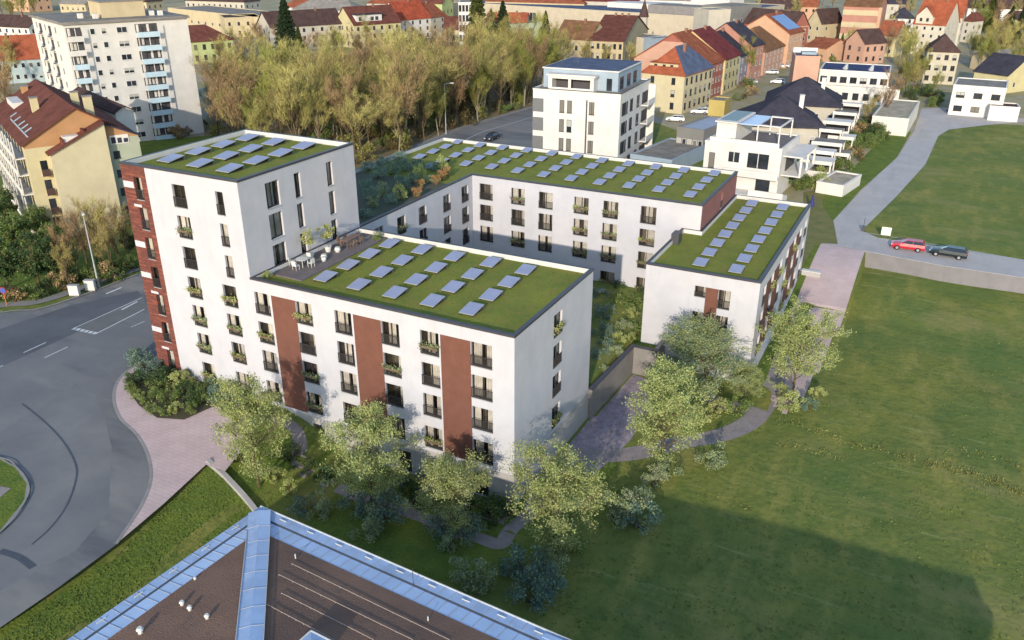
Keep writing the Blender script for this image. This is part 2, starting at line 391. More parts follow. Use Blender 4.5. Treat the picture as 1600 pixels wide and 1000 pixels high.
# lanes on the right
upl = pxs([(1302,345),(1345,298),(1402,246),(1428,205),(1440,170),(1475,168),(1540,182),(1640,188),(1760,196),(1760,204),(1600,191),(1538,196),(1482,203),(1466,213),(1446,257),(1400,308),(1346,361),(1372,372),(1460,384),(1600,407),(1800,440),(2200,505)])
upl += [Vector((140,69.2,0)), Vector((38.9,69.2,0)), Vector((29.1,69.3,0)), Vector((19.1,70.6,0)), Vector((13.4,71.2,0)), G(1309,382)]
m = MB(); P_ = [Vector((p[0], p[1], 0)) for p in upl]; k = m.mid(lane); m.v = [(p.x, p.y, .06) for p in P_]
for t in geometry.tessellate_polygon([P_]):
    a, b, c = t
    if (P_[b]-P_[a]).cross(P_[c]-P_[a]).z < 0: a, c = c, a
    m.f.append((a, b, c)); m.mi.append(k)
m.build('upper_lane', kind='structure')
vg = mat('mottled_verge', (128,122,72), .95, scale=.5, col2=(98,106,56), bump=.5, bscale=4); addmix(vg, (126,104,74), noise_fac(.8,.5,.66,.7)); sheet('verge', [(12.7,60.6)]+[tuple(G(*p)[:2]) for p in [(1255,300),(1290,297),(1302,345),(1311,384)]]+[(12.7,71.0)], .044, vg)
sheet('lane_verge', pxs([(1388,206),(1424,206),(1400,248),(1343,298),(1300,345),(1284,320),(1290,296),(1328,268)]), .045, lawn)
m = MB(); ribbon(m, pxs([(1352,364),(1400,372),(1480,386),(1600,407),(1700,424)]), .18, mat('lane_edge', (196,194,190), .9, .05, 2), 0, .07)
m.build('lane_edge', kind='structure')
# hatch covers etc on the lane are marks: dark repair patch
sheet('lane_patch', pxs([(1482,184),(1500,184),(1499,188),(1481,187)]), .055, tar)
# retaining wall of the upper lane
m = MB(); wallm = mat('lane_wall_concrete', (132,128,130), .9, .06, .5); addmix(wallm, (112,108,112), noise_fac(.6, .5, .75, .5, (1,1,.3)))
for a_, b_ in (((19.15,70.45),(29.1,69.1)),((29.1,69.1),(38.9,69.0)),((38.9,69.0),(140,69.0))):
    d_ = Vector((b_[0]-a_[0], b_[1]-a_[1])).normalized(); q_ = Vector((-d_.y, d_.x))*4.5
    m.prism([a_, b_, Vector(b_)+q_, Vector(a_)+q_], -3.1, .02, wallm)

o = m.build('retaining_wall', label='long grey concrete retaining wall carrying the lane above the meadow', category='retaining wall')
m2 = MB(); wallstrip(m2, [(19.15,70.5),(29.1,69.15),(38.9,69.05),(140,69.05)], .25, .062, .1, mat('wall_cap', (188,182,178), .9, .05, 1)); m2.build('coping', o)
# ---------------------------------------------------------------- windows of the new buildings
WC = {}
def win_proto(wd, ht, var, rail, flower):
    key = (round(wd, 2), round(ht, 2), var, rail, flower)
    if key in WC: return WC[key]
    rnd = random.Random(hash(key) % 9999 if False else int(wd*100)+int(ht*10)*7+var*31+flower*17)
    d = .2; f = MB(); t = .07
    f.box((0,d,0),(wd,d+.06,t), framem); f.box((0,d,ht-t),(wd,d+.06,ht), framem)
    f.box((0,d,t),(t,d+.06,ht-t), framem); f.box((wd-t,d,t),(wd,d+.06,ht-t), framem)
    if wd > 1.2: f.box((wd/2-.04,d,t),(wd/2+.04,d+.06,ht-t), framem)
    f.box((-.02,-.05,-.06),(wd+.02,.2,-.005), metal_l)
    # the room behind
    D = 1.3
    f.face([(0,D,0),(wd,D,0),(wd,D,ht),(0,D,ht)], roomm); f.face([(0,d+.06,0),(wd,d+.06,0),(wd,D,0),(0,D,0)], roomm)
    f.face([(0,d+.06,ht),(wd,d+.06,ht),(wd,D,ht),(0,D,ht)], roomm)
    f.face([(0,d+.06,0),(0,D,0),(0,D,ht),(0,d+.06,ht)], roomm); f.face([(wd,d+.06,0),(wd,D,0),(wd,D,ht),(wd,d+.06,ht)], roomm)
    g = MB(); g.face([(t,d+.03,t),(wd-t,d+.03,t),(wd-t,d+.03,ht-t),(t,d+.03,ht-t)], glassm)
    c = MB()
    spans = {0: [(.06,.42),(.66,.94)], 1: [(.05,.62)], 2: [(.4,.95)], 3: [(.05,.35),(.68,.95)], 4: [(.75,.95)], 5: [(.3,.72)], 6: [(.05,.5),(.62,.95)]}[var % 7]
    for a, b in spans:
        n = max(3, int((b-a)*wd/.09)); pr = None
        for i in range(n+1):
            x = (a+(b-a)*i/n)*wd; y = d+.17+(.05 if i % 2 else -.03)
            if pr: c.face([(pr[0],pr[1],.05),(x,y,.05),(x,y,ht-.05),(pr[0],pr[1],ht-.05)], curt)
            pr = (x, y)
    r = MB()
    if rail:
        rh = min(.95, ht*.47)
        r.box((-.03,-.05,rh-.05),(wd+.03,-.005,rh), railm); r.box((-.03,-.05,.04),(wd+.03,-.005,.09), railm)
        n = int(wd/.085)
        for i in range(n+1):
            x = wd*i/n; r.box((x-.014,-.04,.09),(x+.014,-.015,rh-.05), railm)
    fb = MB()
    if flower:
        rh = min(.95, ht*.47)
        fb.box((.05,-.26,rh-.32),(wd-.05,-.06,rh-.12), mat('planter_box', (110,92,78), .8, .1, 2))
        for i in range(170):
            x = rnd.uniform(-.12, wd+.1) if i % 4 else rnd.gauss(.15 if flower == 1 else wd-.15, .16)
            z = rh-.12+abs(rnd.gauss(0, .16))-(.5*rnd.random() if i % 3 == 0 else 0); y = -.18+rnd.gauss(0, .12)
            leaf_quad(fb, Vector((x, min(y, -.03), z)), .05+.05*rnd.random(), rnd, leaf_y if flower == 1 else (leaf_s if i % 3 else leaf_g))
    WC[key] = (f.mesh('window'), g.mesh('pane'), c.mesh('curtain') if spans else None, r.mesh('railing') if rail else None, fb.mesh('flower_box') if flower else None)
    return WC[key]
def leaf_quad(mb, p, s, rnd, mt):
    a = Vector((rnd.gauss(0,1), rnd.gauss(0,1), rnd.gauss(0,.8))).normalized(); b = a.orthogonal().normalized()
    b = (b*math.cos(rnd.random()*6.28)+a.cross(b)*math.sin(rnd.random()*6.28)).normalized(); c = a.cross(b)
    n = len(mb.v); b = b*s; c = c*s*.6
    mb.v += [tuple(p-b), tuple(p-c), tuple(p+b), tuple(p+c)]; mb.f.append((n,n+1,n+2,n+3)); mb.mi.append(mb.mid(mt))
def add_window(parent, P, u, wd, ht, var=0, rail=True, flower=0, name='window'):
    ms = win_proto(wd, ht, var, rail, flower); rz = math.atan2(u[1], u[0])
    o = link(name, ms[0], parent, P, rz)
    link('pane', ms[1], o)
    if ms[2]: link('curtain', ms[2], o)
    if ms[3]: link('railing', ms[3], o)
    if ms[4]: link('flower_box', ms[4], o)
    return o
def facade(mb, P0, u, W, z0, z1, ops, mt, dep=.26, bands=()):
    """wall plane with real openings: ops = (u0, z0, u1, z1); bands = (u0,z0,u1,z1,material)"""
    u = Vector((u[0], u[1], 0)).normalized(); n = Vector((u.y, -u.x, 0)); P0 = Vector((P0[0], P0[1], 0))
    us = sorted({0, W} | {o[0] for o in ops} | {o[2] for o in ops} | {b[0] for b in bands} | {b[2] for b in bands})
    zs = sorted({z0, z1} | {o[1] for o in ops} | {o[3] for o in ops} | {b[1] for b in bands} | {b[3] for b in bands})
    P = lambda a, z, d=0: P0+u*a+Vector((0, 0, z))-n*d
    for a, b in zip(us, us[1:]):
        for c, d in zip(zs, zs[1:]):
            mu, mz = (a+b)/2, (c+d)/2
            if b-a < 1e-4 or d-c < 1e-4: continue
            if any(o[0] < mu < o[2] and o[1] < mz < o[3] for o in ops): continue
            mm = mt
            for q in bands:
                if q[0] < mu < q[2] and q[1] < mz < q[3]: mm = q[4]
            mb.face([P(a,c), P(b,c), P(b,d), P(a,d)], mm)
    for a, c, b, d in [o[:4] for o in ops]:
        mb.face([P(a,c), P(a,d), P(a,d,dep), P(a,c,dep)], mt); mb.face([P(b,c), P(b,c,dep), P(b,d,dep), P(b,d)], mt)
        mb.face([P(a,d), P(b,d), P(b,d,dep), P(a,d,dep)], mt); mb.face([P(a,c), P(a,c,dep), P(b,c,dep), P(b,c)], mt)
def flat_roof(parent, poly, zt, surf=None, ph=.42, pw=.32, coping_open=()):
    """parapet ring with coping, plus planted surface; poly counter-clockwise"""
    P = [Vector((p[0], p[1])) for p in poly]; n = len(P); ins = []
    for i in range(n):
        a, b, c = P[i-1], P[i], P[(i+1) % n]; d1 = (b-a).normalized(); d2 = (c-b).normalized()
        n1 = Vector((-d1.y, d1.x)); n2 = Vector((-d2.y, d2.x)); ins.append(b+(n1+n2)*pw/(1+n1.dot(n2)))
    out = []
    for i in range(n):
        a, b, c = P[i-1], P[i], P[(i+1) % n]; d1 = (b-a).normalized(); d2 = (c-b).normalized()
        n1 = Vector((-d1.y, d1.x)); n2 = Vector((-d2.y, d2.x)); out.append(b-(n1+n2)*.05/(1+n1.dot(n2)))
    m = MB(); c = MB()
    for i in range(n):
        j = (i+1) % n
        m.face([(*ins[j],zt-ph-.1),(*ins[i],zt-ph-.1),(*ins[i],zt-.003),(*ins[j],zt-.003)], upst)
        # coping as a closed ring
        c.face([(*out[i],zt+.05),(*out[j],zt+.05),(*ins[j],zt+.05),(*ins[i],zt+.05)], coping)
        c.face([(*out[i],zt-.14),(*out[j],zt-.14),(*out[j],zt+.05),(*out[i],zt+.05)], coping)
        c.face([(*ins[j],zt-.003),(*ins[i],zt-.003),(*ins[i],zt+.05),(*ins[j],zt+.05)], upst)
        c.face([(*out[j],zt-.14),(*out[i],zt-.14),(*P[i],zt-.14),(*P[j],zt-.14)], coping)
    c.build('coping', parent)
    r = MB(); k = r.mid(surf or sedum); r.v = [(*p, zt-ph) for p in ins]
    V = [Vector((*p, 0)) for p in ins]
    for t in geometry.tessellate_polygon([V]):
        a, b, cc = t
        if (V[b]-V[a]).cross(V[cc]-V[a]).z < 0: a, cc = cc, a
        r.f.append((a, b, cc)); r.mi.append(k)
    rr = r.build('green_roof' if not surf else 'roof', parent); m.build('upstand', parent)
    return rr
ROWS = [9.35, 6.45, 3.55, .4]
rw = random.Random(3)
# ---------------------------------------------------------------- tower
TX0, TX1, TXR, TD, TH = -40.47, -26.26, -37.35, 16.07, 21.47
tower = thing('apartment_tower', 'white eight storey tower with red brick corner, planted roof and solar panels', 'apartment tower')
m = MB(); ops = []
cw = [(-34.2, 1.6, [18.15,15.25,12.3]+ROWS), (-29.0, .88, [18.15,15.25,12.3]), (-29.85, 1.65, ROWS)]
wins = []
for x, wd, zz in cw:
    for z in zz:
        ops.append((x-TXR, z, x+wd-TXR, z+2.1)); wins.append((x, 0, z, (1,0), wd, 2.1))
facade(m, (TXR,0), (1,0), TX1-TXR, -.4, TH, ops, white_w)
# red corner: bands and pale blocks with narrow windows stepping across
ops = []; bands = []
for i, z in enumerate([18.0, 15.1, 12.2, 9.3, 6.4, 3.5, .4]):
    a = 1.5
    ops.append((a, z+.2, a+.95, z+2.3)); wins.append((TX0+a, 0, z+.2, (1,0), .95, 2.1))
    bands.append((0, z+.1+(.9 if i % 2 else 1.1), 1.35, z+1.0+(.55 if i % 2 else .8), white_w) if i in (0,2,3,5) else (.9, z+2.35, 1.9, z+2.6, white_w))
facade(m, (TX0,0), (1,0), TXR-TX0, -.4, TH, ops, redb, bands=bands)
ops = []
for y, wd in ((3.2,1.75),(7.0,.85),(11.65,.9)):
    for z in (18.1,15.2,12.35):
        h = 2.35 if z > 13 else 2.3
        ops.append((y, z, y+wd, z+h)); wins.append((TX1, y, z, (0,1), wd, h))
facade(m, (TX1,0), (0,1), TD, -.4, TH, ops, white_w)
facade(m, (TX1,TD), (-1,0), TX1-TX0, -.4, TH, [], white_w)
ops = []
for y in (3, 8, 12.5):
    for z in [18.15,15.25,12.3]+ROWS: ops.append((TD-y-1.5, z, TD-y, z+2.1)); wins.append((TX0, y+1.5, z, (0,-1), 1.5, 2.1))
facade(m, (TX0,TD), (0,-1), TD, -.4, TH, ops, redb)
m.build('wall', tower)
for x, y, z, u, wd, h in wins:
    fl = rw.choice([0,0,0,1,2]) if u == (1,0) and wd > 1.2 else 0
    add_window(tower, (x,y,z), u, wd, h, rw.randrange(7), u != (0,1), fl)
roof_t = flat_roof(tower, [(TX0,0),(TX1,0),(TX1,TD),(TX0,TD)], TH)
m = MB(); m.box((TXR-.35,-.015,-3.1),(TX1,.05,0), plinth); m.build('plinth', tower)
# ---------------------------------------------------------------- front block
LH = 12.7
low = thing('apartment_block', 'white four storey front block with three rust red panels and planted roof', 'apartment block')
m = MB(); ops = []; wins = []; reds = []
cols = [(-26.05,1.7),(-21.35,1.75),(-17.15,1.75),(-12.35,1.75),(-8.55,1.75),(-3.85,1.9)]
for ci, (x, wd) in enumerate(cols):
    for z in ROWS:
        ops.append((x-TX1, z, x+wd-TX1, z+2.1)); wins.append((x, 0, z, (1,0), wd, 2.1))
for a, b in ((-24.1,-21.37),(-15.2,-12.37),(-6.65,-3.87)): reds.append((a-TX1, .2, b-TX1, 11.45, redp))
doors = [(-20.9,1.3),(-11.4,1.3),(-3.9,1.5)]
for x, wd in doors: ops.append((x-TX1, -2.95, x+wd-TX1, -.75))
facade(m, (TX1,0), (1,0), -TX1, -.02, LH, [o for o in ops if o[1] > -1], white_w, bands=reds)
m.build('wall', low)
m = MB(); facade(m, (TX1,-.03), (1,0), -TX1+.03, -3.1, 0, [o for o in ops if o[1] < -1], plinth)
m.face([(TX1,-.03,0),(0.03,-.03,0),(0.03,.02,0),(TX1,.02,0)], plinth)
facade(m, (.03,-.03), (0,1), 17, -3.1, 0, [], plinth); m.face([(.03,-.03,0),(.03,17,0),(-.02,17,0),(-.02,-.03,0)], plinth)
m.build('plinth', low)
m = MB(); ops = []
for z in ROWS: ops.append((7.3, z, 9.0, z+2.1)); wins.append((0, 7.3, z, (0,1), 1.7, 2.1))
facade(m, (0,0), (0,1), 15.85, 0, LH, ops, white_w); m.build('side_wall', low)
m = MB(); facade(m, (0,15.85), (-1,0), 26.2, -.8, LH, [], white_w); m.build('rear_wall', low)
for x, y, z, u, wd, h in wins:
    add_window(low, (x,y,z), u, wd, h, rw.randrange(7), True, rw.choice([0,0,0,1,2]) if u == (1,0) else rw.choice([0,1]))
for x, wd in doors:
    d = MB(); d.box((0,.2,0),(wd,.26,2.2), framem); d.face([(.1,.19,.1),(wd/2-.04,.19,.1),(wd/2-.04,.19,2.1),(.1,.19,2.1)], pane_d)
    d.face([(wd/2+.04,.19,.1),(wd-.1,.19,.1),(wd-.1,.19,2.1),(wd/2+.04,.19,2.1)], pane_d)
    d.build('garden_door', low, loc=(x,-.03,-2.95))
flat_roof(low, [(TX1+.01,0),(0,0),(0,15.85),(TX1+.01,15.85)], LH)
m = MB(); m.box((TX1+.02,2.2,LH-.41),(TX1+3.9,15.4,LH-.3), terr); m.build('terrace', low)
# ---------------------------------------------------------------- courtyard block: west wing and rear range
BH = 11.79; YB0, YB1 = 43.06, 60.32; XR = 2.66; XW = -28.13; XL = -43.18
court = thing('courtyard_block', 'white L shaped block behind the courtyard with long planted roof and roof garden', 'apartment block')
m = MB(); ops = []; wins = []
CR = [8.55, 5.7, 2.75, -.65]
for x in (-27.05,-22.35,-18.4,-13.5,-9.6,-4.75):
    for i, z in enumerate(CR):
        ops.append((x-XW, z, x+1.95-XW, z+2.15)); wins.append((x, YB0, z, (1,0), 1.95, 2.15))
facade(m, (XW,YB0), (1,0), XR-XW, -.9, BH, ops, white_w)
ops = []
for y in (21,25.5,30,35.6,40.2):
    for i, z in enumerate(CR):
        ops.append((y-15.9, z, y+1.7-15.9, z+2.15)); wins.append((XW, y, z, (0,1), 1.7, 2.15))
facade(m, (XW,15.9), (0,1), YB0-15.9, -.9, BH, ops, white_w)
m.build('wall', court)
m = MB(); facade(m, (XR,YB0), (0,1), YB1-YB0, 7, BH, [(9.2,8.9,10,10.9)], mat('dusky_red_render', (142,96,92), .9, .07, 1)); wins.append((XR, YB0+9.2, 8.9, (0,1), .8, 2.0))
m.build('red_gable', court)
m = MB(); ops = []
for x in (-38,-33,-28,-22,-16,-10,-5):
    for z in CR: ops.append((XR-x-1.7, z, XR-x, z+2.1)); wins.append((x+1.7, YB1, z, (-1,0), 1.7, 2.1))
facade(m, (XR,YB1), (-1,0), XR-XL, -.9, BH, ops, white_w)
facade(m, (XL,YB1), (0,-1), YB1-16, -.9, BH, [], white_w); m.build('rear_wall', court)
for x, y, z, u, wd, h in wins:
    lit = u == (1,0) or u == (0,1)
    add_window(court, (x,y,z), u, wd, h, rw.randrange(7), True, rw.choice([0,0,0,1,2]) if lit and wd > 1 else 0)
flat_roof(court, [(XL,16.2),(XW,16.2),(XW,YB0),(XR,YB0),(XR,YB1),(XL,YB1)], BH)
m = MB(); m.box((XL+.35,17,BH-.41),(XW-.9,38.5,BH-.33), mat('roof_garden_soil', (92,84,74), .95, scale=.6, col2=(80,90,66), bump=.4))
m.box((XL+1.5,20,BH-.33),(XL+3,34,BH-.3), terr); m.build('roof_garden_bed', court)
# ---------------------------------------------------------------- east block
EH = 8.65; EX0, EX1, EY0 = .51, 12.52, 29.93
east = thing('east_block', 'white three storey east block with two long rows of roof panels beside the ramp', 'apartment block')
m = MB(); ops = []; wins = []
for z in (5.0, 2.1, -.8):
    for x, wd in ((5.95,1.15),(8.45,1.25)):
        zz, hh = (z+.9, 1.2) if x < 7 and z > 0 else (z, 2.1)
        ops.append((x-EX0, zz, x+wd-EX0, zz+hh)); wins.append((x, EY0, zz, (1,0), wd, hh))
facade(m, (EX0,EY0), (1,0), EX1-EX0, -3.2, EH, ops, white_w, bands=[(7.12-EX0,.9,8.43-EX0,7.1,redp)]); m.build('wall', east)
m = MB(); ops = []; bands = []
for i, y in enumerate((32.2, 36.2, 40.8, 44.8, 49.6, 53.6, 57.4)):
    for z in (5.0, 2.1, -.8):
        ops.append((y-EY0, z, y+1.6-EY0, z+2.1)); wins.append((EX1, y, z, (0,1), 1.6, 2.1))
for y, y2 in ((33.82,36.18),(37.82,40.78),(46.42,49.58),(51.22,53.58)): bands.append((y-EY0, -.5, y2-EY0, 7.1, redp))
facade(m, (EX1,EY0), (0,1), YB1-EY0, -3.2, EH, ops, white_w, bands=bands); m.build('side_wall', east)
m = MB(); facade(m, (EX1,YB1), (-1,0), EX1-XR, -3.2, EH, [], white_w); facade(m, (EX0,YB0), (0,-1), YB0-EY0, -3.2, EH, [], white_w); m.build('rear_wall', east)
for x, y, z, u, wd, h in wins: add_window(east, (x,y,z), u, wd, h, rw.randrange(7), True, rw.choice([0,0,1]) if u == (0,1) else 0)
flat_roof(east, [(EX0,EY0),(EX1,EY0),(EX1,YB1-.01),(XR+.03,YB1-.01),(XR+.03,YB0-.03),(EX0,YB0-.03)], EH)
# raised stair head with dark door by the left parapet
m = MB(); m.box((.62,38.2,EH-.42),(1.5,39.6,EH+.8), metal_d); m.build('roof_vent_box', east)
# ---------------------------------------------------------------- courtyard floor and its garden wall
m = MB(); m.prism([(XW+.01,15.9),(.35,15.9),(.75,26.85),(3.1,26.95),(3.1,29.92),(.5,29.92),(.5,43.05),(XW+.01,43.05)], -3.2, -.72, concrete, lawn)
m.build('courtyard_ground', kind='structure')
m = MB(); ribbon(m, [(-24,41),(-14,40.5),(-6,40),(-3,36),(-3,28),(-6,22),(-14,19)], 2.2, pathm, -.72, .02); m.build('courtyard_path', kind='structure')
m = MB(); wallstrip(m, [(.2,15.9),(.62,27.0)], .4, -3.1, .15, concrete); wallstrip(m, [(.82,26.9),(3.3,26.95)], .4, -3.1, .147, concrete)
wallstrip(m, [(3.1,27.16),(3.1,29.9)], .4, -3.1, .144, concrete)
o = m.build('garden_wall', label='beige retaining wall closing the courtyard between front and east block', category='wall')
m = MB(); wallstrip(m, [(.2,15.95),(.63,27.2)], .5, .15, .25, coping); wallstrip(m, [(.9,26.95),(3.4,26.98)], .5, .15, .245, coping); m.build('coping', o)
# low wall by the bank
m = MB(); q = [G(*p, 0) for p in [(325,722),(338,729),(350,735),(362,742),(374,749),(386,757),(397,766)]]
for a, b in zip(q, q[1:]):
    d = Vector((b.x-a.x, b.y-a.y, 0)).normalized(); n_ = Vector((-d.y, d.x, 0))*.2
    za, zb = H(a.x, a.y), H(b.x, b.y); V = Vector
    P8 = [V((a.x,a.y,za-.4))-n_, V((b.x,b.y,zb-.4))-n_, V((b.x,b.y,zb-.4))+n_, V((a.x,a.y,za-.4))+n_, V((a.x,a.y,za+.4))-n_, V((b.x,b.y,zb+.4))-n_, V((b.x,b.y,zb+.4))+n_, V((a.x,a.y,za+.4))+n_]
    for f in ((4,5,6,7),(0,1,5,4),(1,2,6,5),(2,3,7,6),(3,0,4,7)): m.face([P8[k] for k in f], plinth)
m.build('bank_wall', label='short pale concrete wall stepping down the grassy bank beside the pink paving', category='wall')
# ---------------------------------------------------------------- solar panels
def solar_proto(wd, ln):
    t = thing('solar_panel', '', 'solar panel')
    a = MB(); tilt = .13
    a.box((-wd/2,-ln/2,-.03),(wd/2,ln/2,.03), metal_l)
    a.face([(-wd/2+.03,-ln/2+.03,.034),(wd/2-.03,-ln/2+.03,.034),(wd/2-.03,ln/2-.03,.034),(-wd/2+.03,ln/2-.03,.034)], solar)
    p = a.build('module', t); p.location = (0,0,.3); p.rotation_euler = (tilt,0,0)
    f = MB(); zl = .3-ln/2*math.sin(tilt); zh = .3+ln/2*math.sin(tilt); y = ln/2*math.cos(tilt)
    for s in (-1, 1):
        x = s*wd*.42
        f.bar((x,-y*.9,0),(x,-y*.9,zl),.03,metal_d); f.bar((x,y*.9,0),(x,y*.9,zh-.06),.03,metal_d); f.bar((x,-y,.03),(x,y,.03),.03,metal_d)
    f.face([(-wd/2,y-.03,0),(wd/2,y-.03,0),(wd/2,y-.03,zh-.08),(-wd/2,y-.03,zh-.08)], metal_d)
    f.build('stand', t); return t
sp = solar_proto(1.36, 1.86)
nth = ['first', 'second', 'third', 'fourth', 'fifth', 'sixth', 'seventh', 'eighth', 'ninth', 'tenth', 'eleventh', 'twelfth']
def panels(rows, z, where, grp, sc=1, posn='%s row from the left'):
    for i, row in enumerate(rows):
        W = [G(p[0], p[1], z+.3) for p in row]; x = sum(p.x for p in W)/len(W)
        y0 = W[0].y; y1 = W[-1].y
        for k in range(len(row)):
            place(sp, (x, y0+(y1-y0)*k/(len(row)-1), z), 0, 'solar panel on %s, %s row from left, %s from front' % (where, nth[i], nth[k]), grp, sc)
def lr(a, b, n): return [(a[0]+(b[0]-a[0])*i/(n-1), a[1]+(b[1]-a[1])*i/(n-1)) for i in range(n)]
panels([[(508,431),(609,380),0],[(562,444),(658,389),0],[(616,456),(711,400),0],[(676,469),(766,409),0],[(736,482),(822,421),0]] and
  [lr((508,431),(609,380),4),lr((562,444),(658,389),4),lr((616,456),(711,400),4),lr((676,469),(766,409),4),lr((736,482),(822,421),4)], LH-.41, 'the front block roof', 'solar panels on the front block roof')
panels([lr((268,247),(385,214),4),lr((312,254),(428,221),4),lr((358,262),(475,227),4)], TH-.41, 'the tower roof', 'solar panels on the tower roof', (1.15,1.05,1))
bk = [((655,244),(716,221),4),((671,259),(749,226),5),((729,255),(784,230),4),((770,260),(822,234),4),((810,266),(861,239),4),((851,272),(900,244),4),((893,278),(940,250),4),((938,284),(981,255),4),((983,289),(1025,260),4),((1029,295),(1069,265),4),((1079,303),(1116,270),4)]
panels([lr(*b) for b in bk], BH-.41, 'the long rear roof', 'solar panels on the long rear roof', (.95,.95,1))
panels([lr((1095,409),(1175,317),8), lr((1151,419.5),(1223,323),8)], EH-.41, 'the east block roof', 'solar panels on the east block roof', (.98,1,1))
# ---------------------------------------------------------------- near building with hipped dark roof and blue metal edge
zinc = mat('blue_zinc_sheet', (158, 180, 212), .35, .12, .5, spec=.6, bump=.15, bscale=2)
addmix(zinc, (184, 200, 226), noise_fac(1.2, .5, .7, .5))
zinc2 = mat('blue_zinc_light', (174, 196, 226), .35, .08, .6, spec=.6)
brownr = mat('brown_roof_membrane', (136, 106, 88), .97, scale=.25, col2=(112, 88, 76), bump=.4, bscale=9)
addmix(brownr, (140, 106, 82), noise_fac(.8, .56, .72, .45, (1,.3,1), .3)); addmix(brownr, (92, 82, 80), noise_fac(1.4, .56, .72, .5))
NX0, NY1, NX1, NY0, NZ = -10.35, -17.5, 40.2, -62, 5.2
NYr = -19.0   # the eave drifts a little towards the viewer on the right
near_b = thing('office_building', 'low building in the foreground with brown hipped roof and wide blue metal edge', 'building', (NX0, NY1, -3))
# local frame: x along the long eave, y towards the viewer (negative)
ex = (Vector((12.96,-18.86,0))-Vector((-10.49,-17.47,0))).normalized(); ey = (Vector((-11.67,-31.44,0))-Vector((-10.49,-17.47,0))).normalized()
def NP(u, v, z=0): return tuple(ex*u+ey*v+Vector((0,0,z)))
m = MB(); hz = NZ+3
W_, D_ = 52, 48
def ring(o, z): return [NP(o,o,z), NP(W_-o,o,z), NP(W_-o,D_-o,z), NP(o,D_-o,z)]
a = ring(.7, 0); b = ring(.7, hz-.35)
for i in range(4): j = (i+1) % 4; m.face([a[j], a[i], b[i], b[j]], white_w)
m.build('wall', near_b)
m = MB(); a = ring(0, hz-.4); b = ring(0, hz); c = ring(.8, hz+.05); d = ring(.8, hz-.4); e_ = ring(.95,hz+.02); f_ = ring(2.05, hz+.16)
for i in range(4):
    j = (i+1) % 4
    m.face([a[j],a[i],b[i],b[j]], zinc); m.face([b[j],b[i],c[i],c[j]], zinc); m.face([d[i],d[j],a[j],a[i]][::-1], zinc)
    m.face([e_[j],e_[i],f_[i],f_[j]], zinc2)
    m.face([c[j],c[i],e_[i],e_[j]], tar)
# standing seams of the sheets
def hp(t, o, z, side):
    return Vector(NP(t, o, z)) if side == 0 else Vector(NP(o, t, z))
for side, L_ in ((0, W_), (1, D_)):
    n = int(L_/.8)
    for i in range(3, n):
        t = i*.8
        m.bar(hp(t,.03,hz+.02,side), hp(t,.78,hz+.06,side), .018, metal_l); m.bar(hp(t,.98,hz+.04,side), hp(t,2.03,hz+.18,side), .018, metal_l)
    for i in range(int(L_/2.4)):
        t = 2.2+i*2.4; p = hp(t,.38,hz+.075,side); q = hp(t+.55,.38,hz+.075,side); m.bar(p, q, .035, framew)
eo = m.build('eave_sheet', near_b)
m = MB(); m.bar(Vector(NP(0,-.03,hz+.02)), Vector(NP(W_,-.03,hz+.02)), .05, framew); m.build('eave_trim', near_b)
m = MB(); A_ = [NP(22,.25,hz+.05), NP(W_-.25,.25,hz+.05), NP(W_-.25,.25,hz+1.05), NP(22,.25,hz+.1)]; B_ = [NP(22,.6,hz+.05), NP(W_-.25,.6,hz+.05), NP(W_-.25,.6,hz+1.05), NP(22,.6,hz+.1)]  # sloping wedge added out of view to lengthen the roof's shadow on the meadow
m.face(A_[::-1], zinc); m.face(B_, zinc)
for i in range(4): j = (i+1) % 4; m.face([A_[i], A_[j], B_[j], B_[i]], zinc)
m.build('parapet', near_b)
# hip planes
rise = .16; h1 = hz+.18
k = D_/2
apx = Vector(NP(k, k, h1+rise*(k-2.05)))
m = MB(); A = Vector(NP(2.05,2.05,h1)); B = Vector(NP(W_-2.05,2.05,h1)); C_ = Vector(NP(2.05,D_-2.05,h1)); D2 = Vector(NP(W_-2.05,D_-2.05,h1)); ap2 = Vector(NP(W_-k, k, h1+rise*(k-2.05)))
m.face([B, A, apx, ap2], brownr); m.face([A, C_, apx], brownr); m.face([C_, D2, ap2, apx], brownr); m.face([D2, B, ap2], brownr)
m.build('roof', near_b)
def roofpt(u, v, dz=0):
    d = min(u, v)-2.05; return Vector(NP(u, v, h1+rise*d+dz))
m = MB()  # broad hip strip
for (t0, t1) in [(0.9, 22)]:
    wv = .5
    P0a = roofpt(2.05, 2.05, .05)
    for s in range(18):
        t = .6+s*1.2; t2 = t+1.2
        q = [Vector(NP(t+wv, t-wv, 0)), Vector(NP(t2+wv, t2-wv, 0)), Vector(NP(t2-wv, t2+wv, 0)), Vector(NP(t-wv, t+wv, 0))]
        zz = [hz+.1+max(0, tt-2.05)*rise+.12 for tt in (t, t2)]
        cz = .10
        mid0 = Vector(NP(t, t, zz[0]+cz)); mid1 = Vector(NP(t2, t2, zz[1]+cz))
        q[0].z = zz[0]; q[1].z = zz[1]; q[2].z = zz[1]; q[3].z = zz[0]
        m.face([q[1], q[0], mid0, mid1], zinc2); m.face([mid1, mid0, q[3], q[2]], zinc)
        if s: m.bar(q[0]+Vector((0,0,.01)), mid0+Vector((0,0,.01)), .02, metal_l); m.bar(mid0+Vector((0,0,.01)), q[3]+Vector((0,0,.01)), .02, metal_l)
for s in (1, -1):
    a = Vector(NP(1.9+s*wv, 1.9-s*wv, hz+.24)); b = Vector(NP(20+s*wv, 20-s*wv, hz+.24+18.1*rise)); m.bar(a, b, .03, framew)
m.build('hip_sheet', near_b)
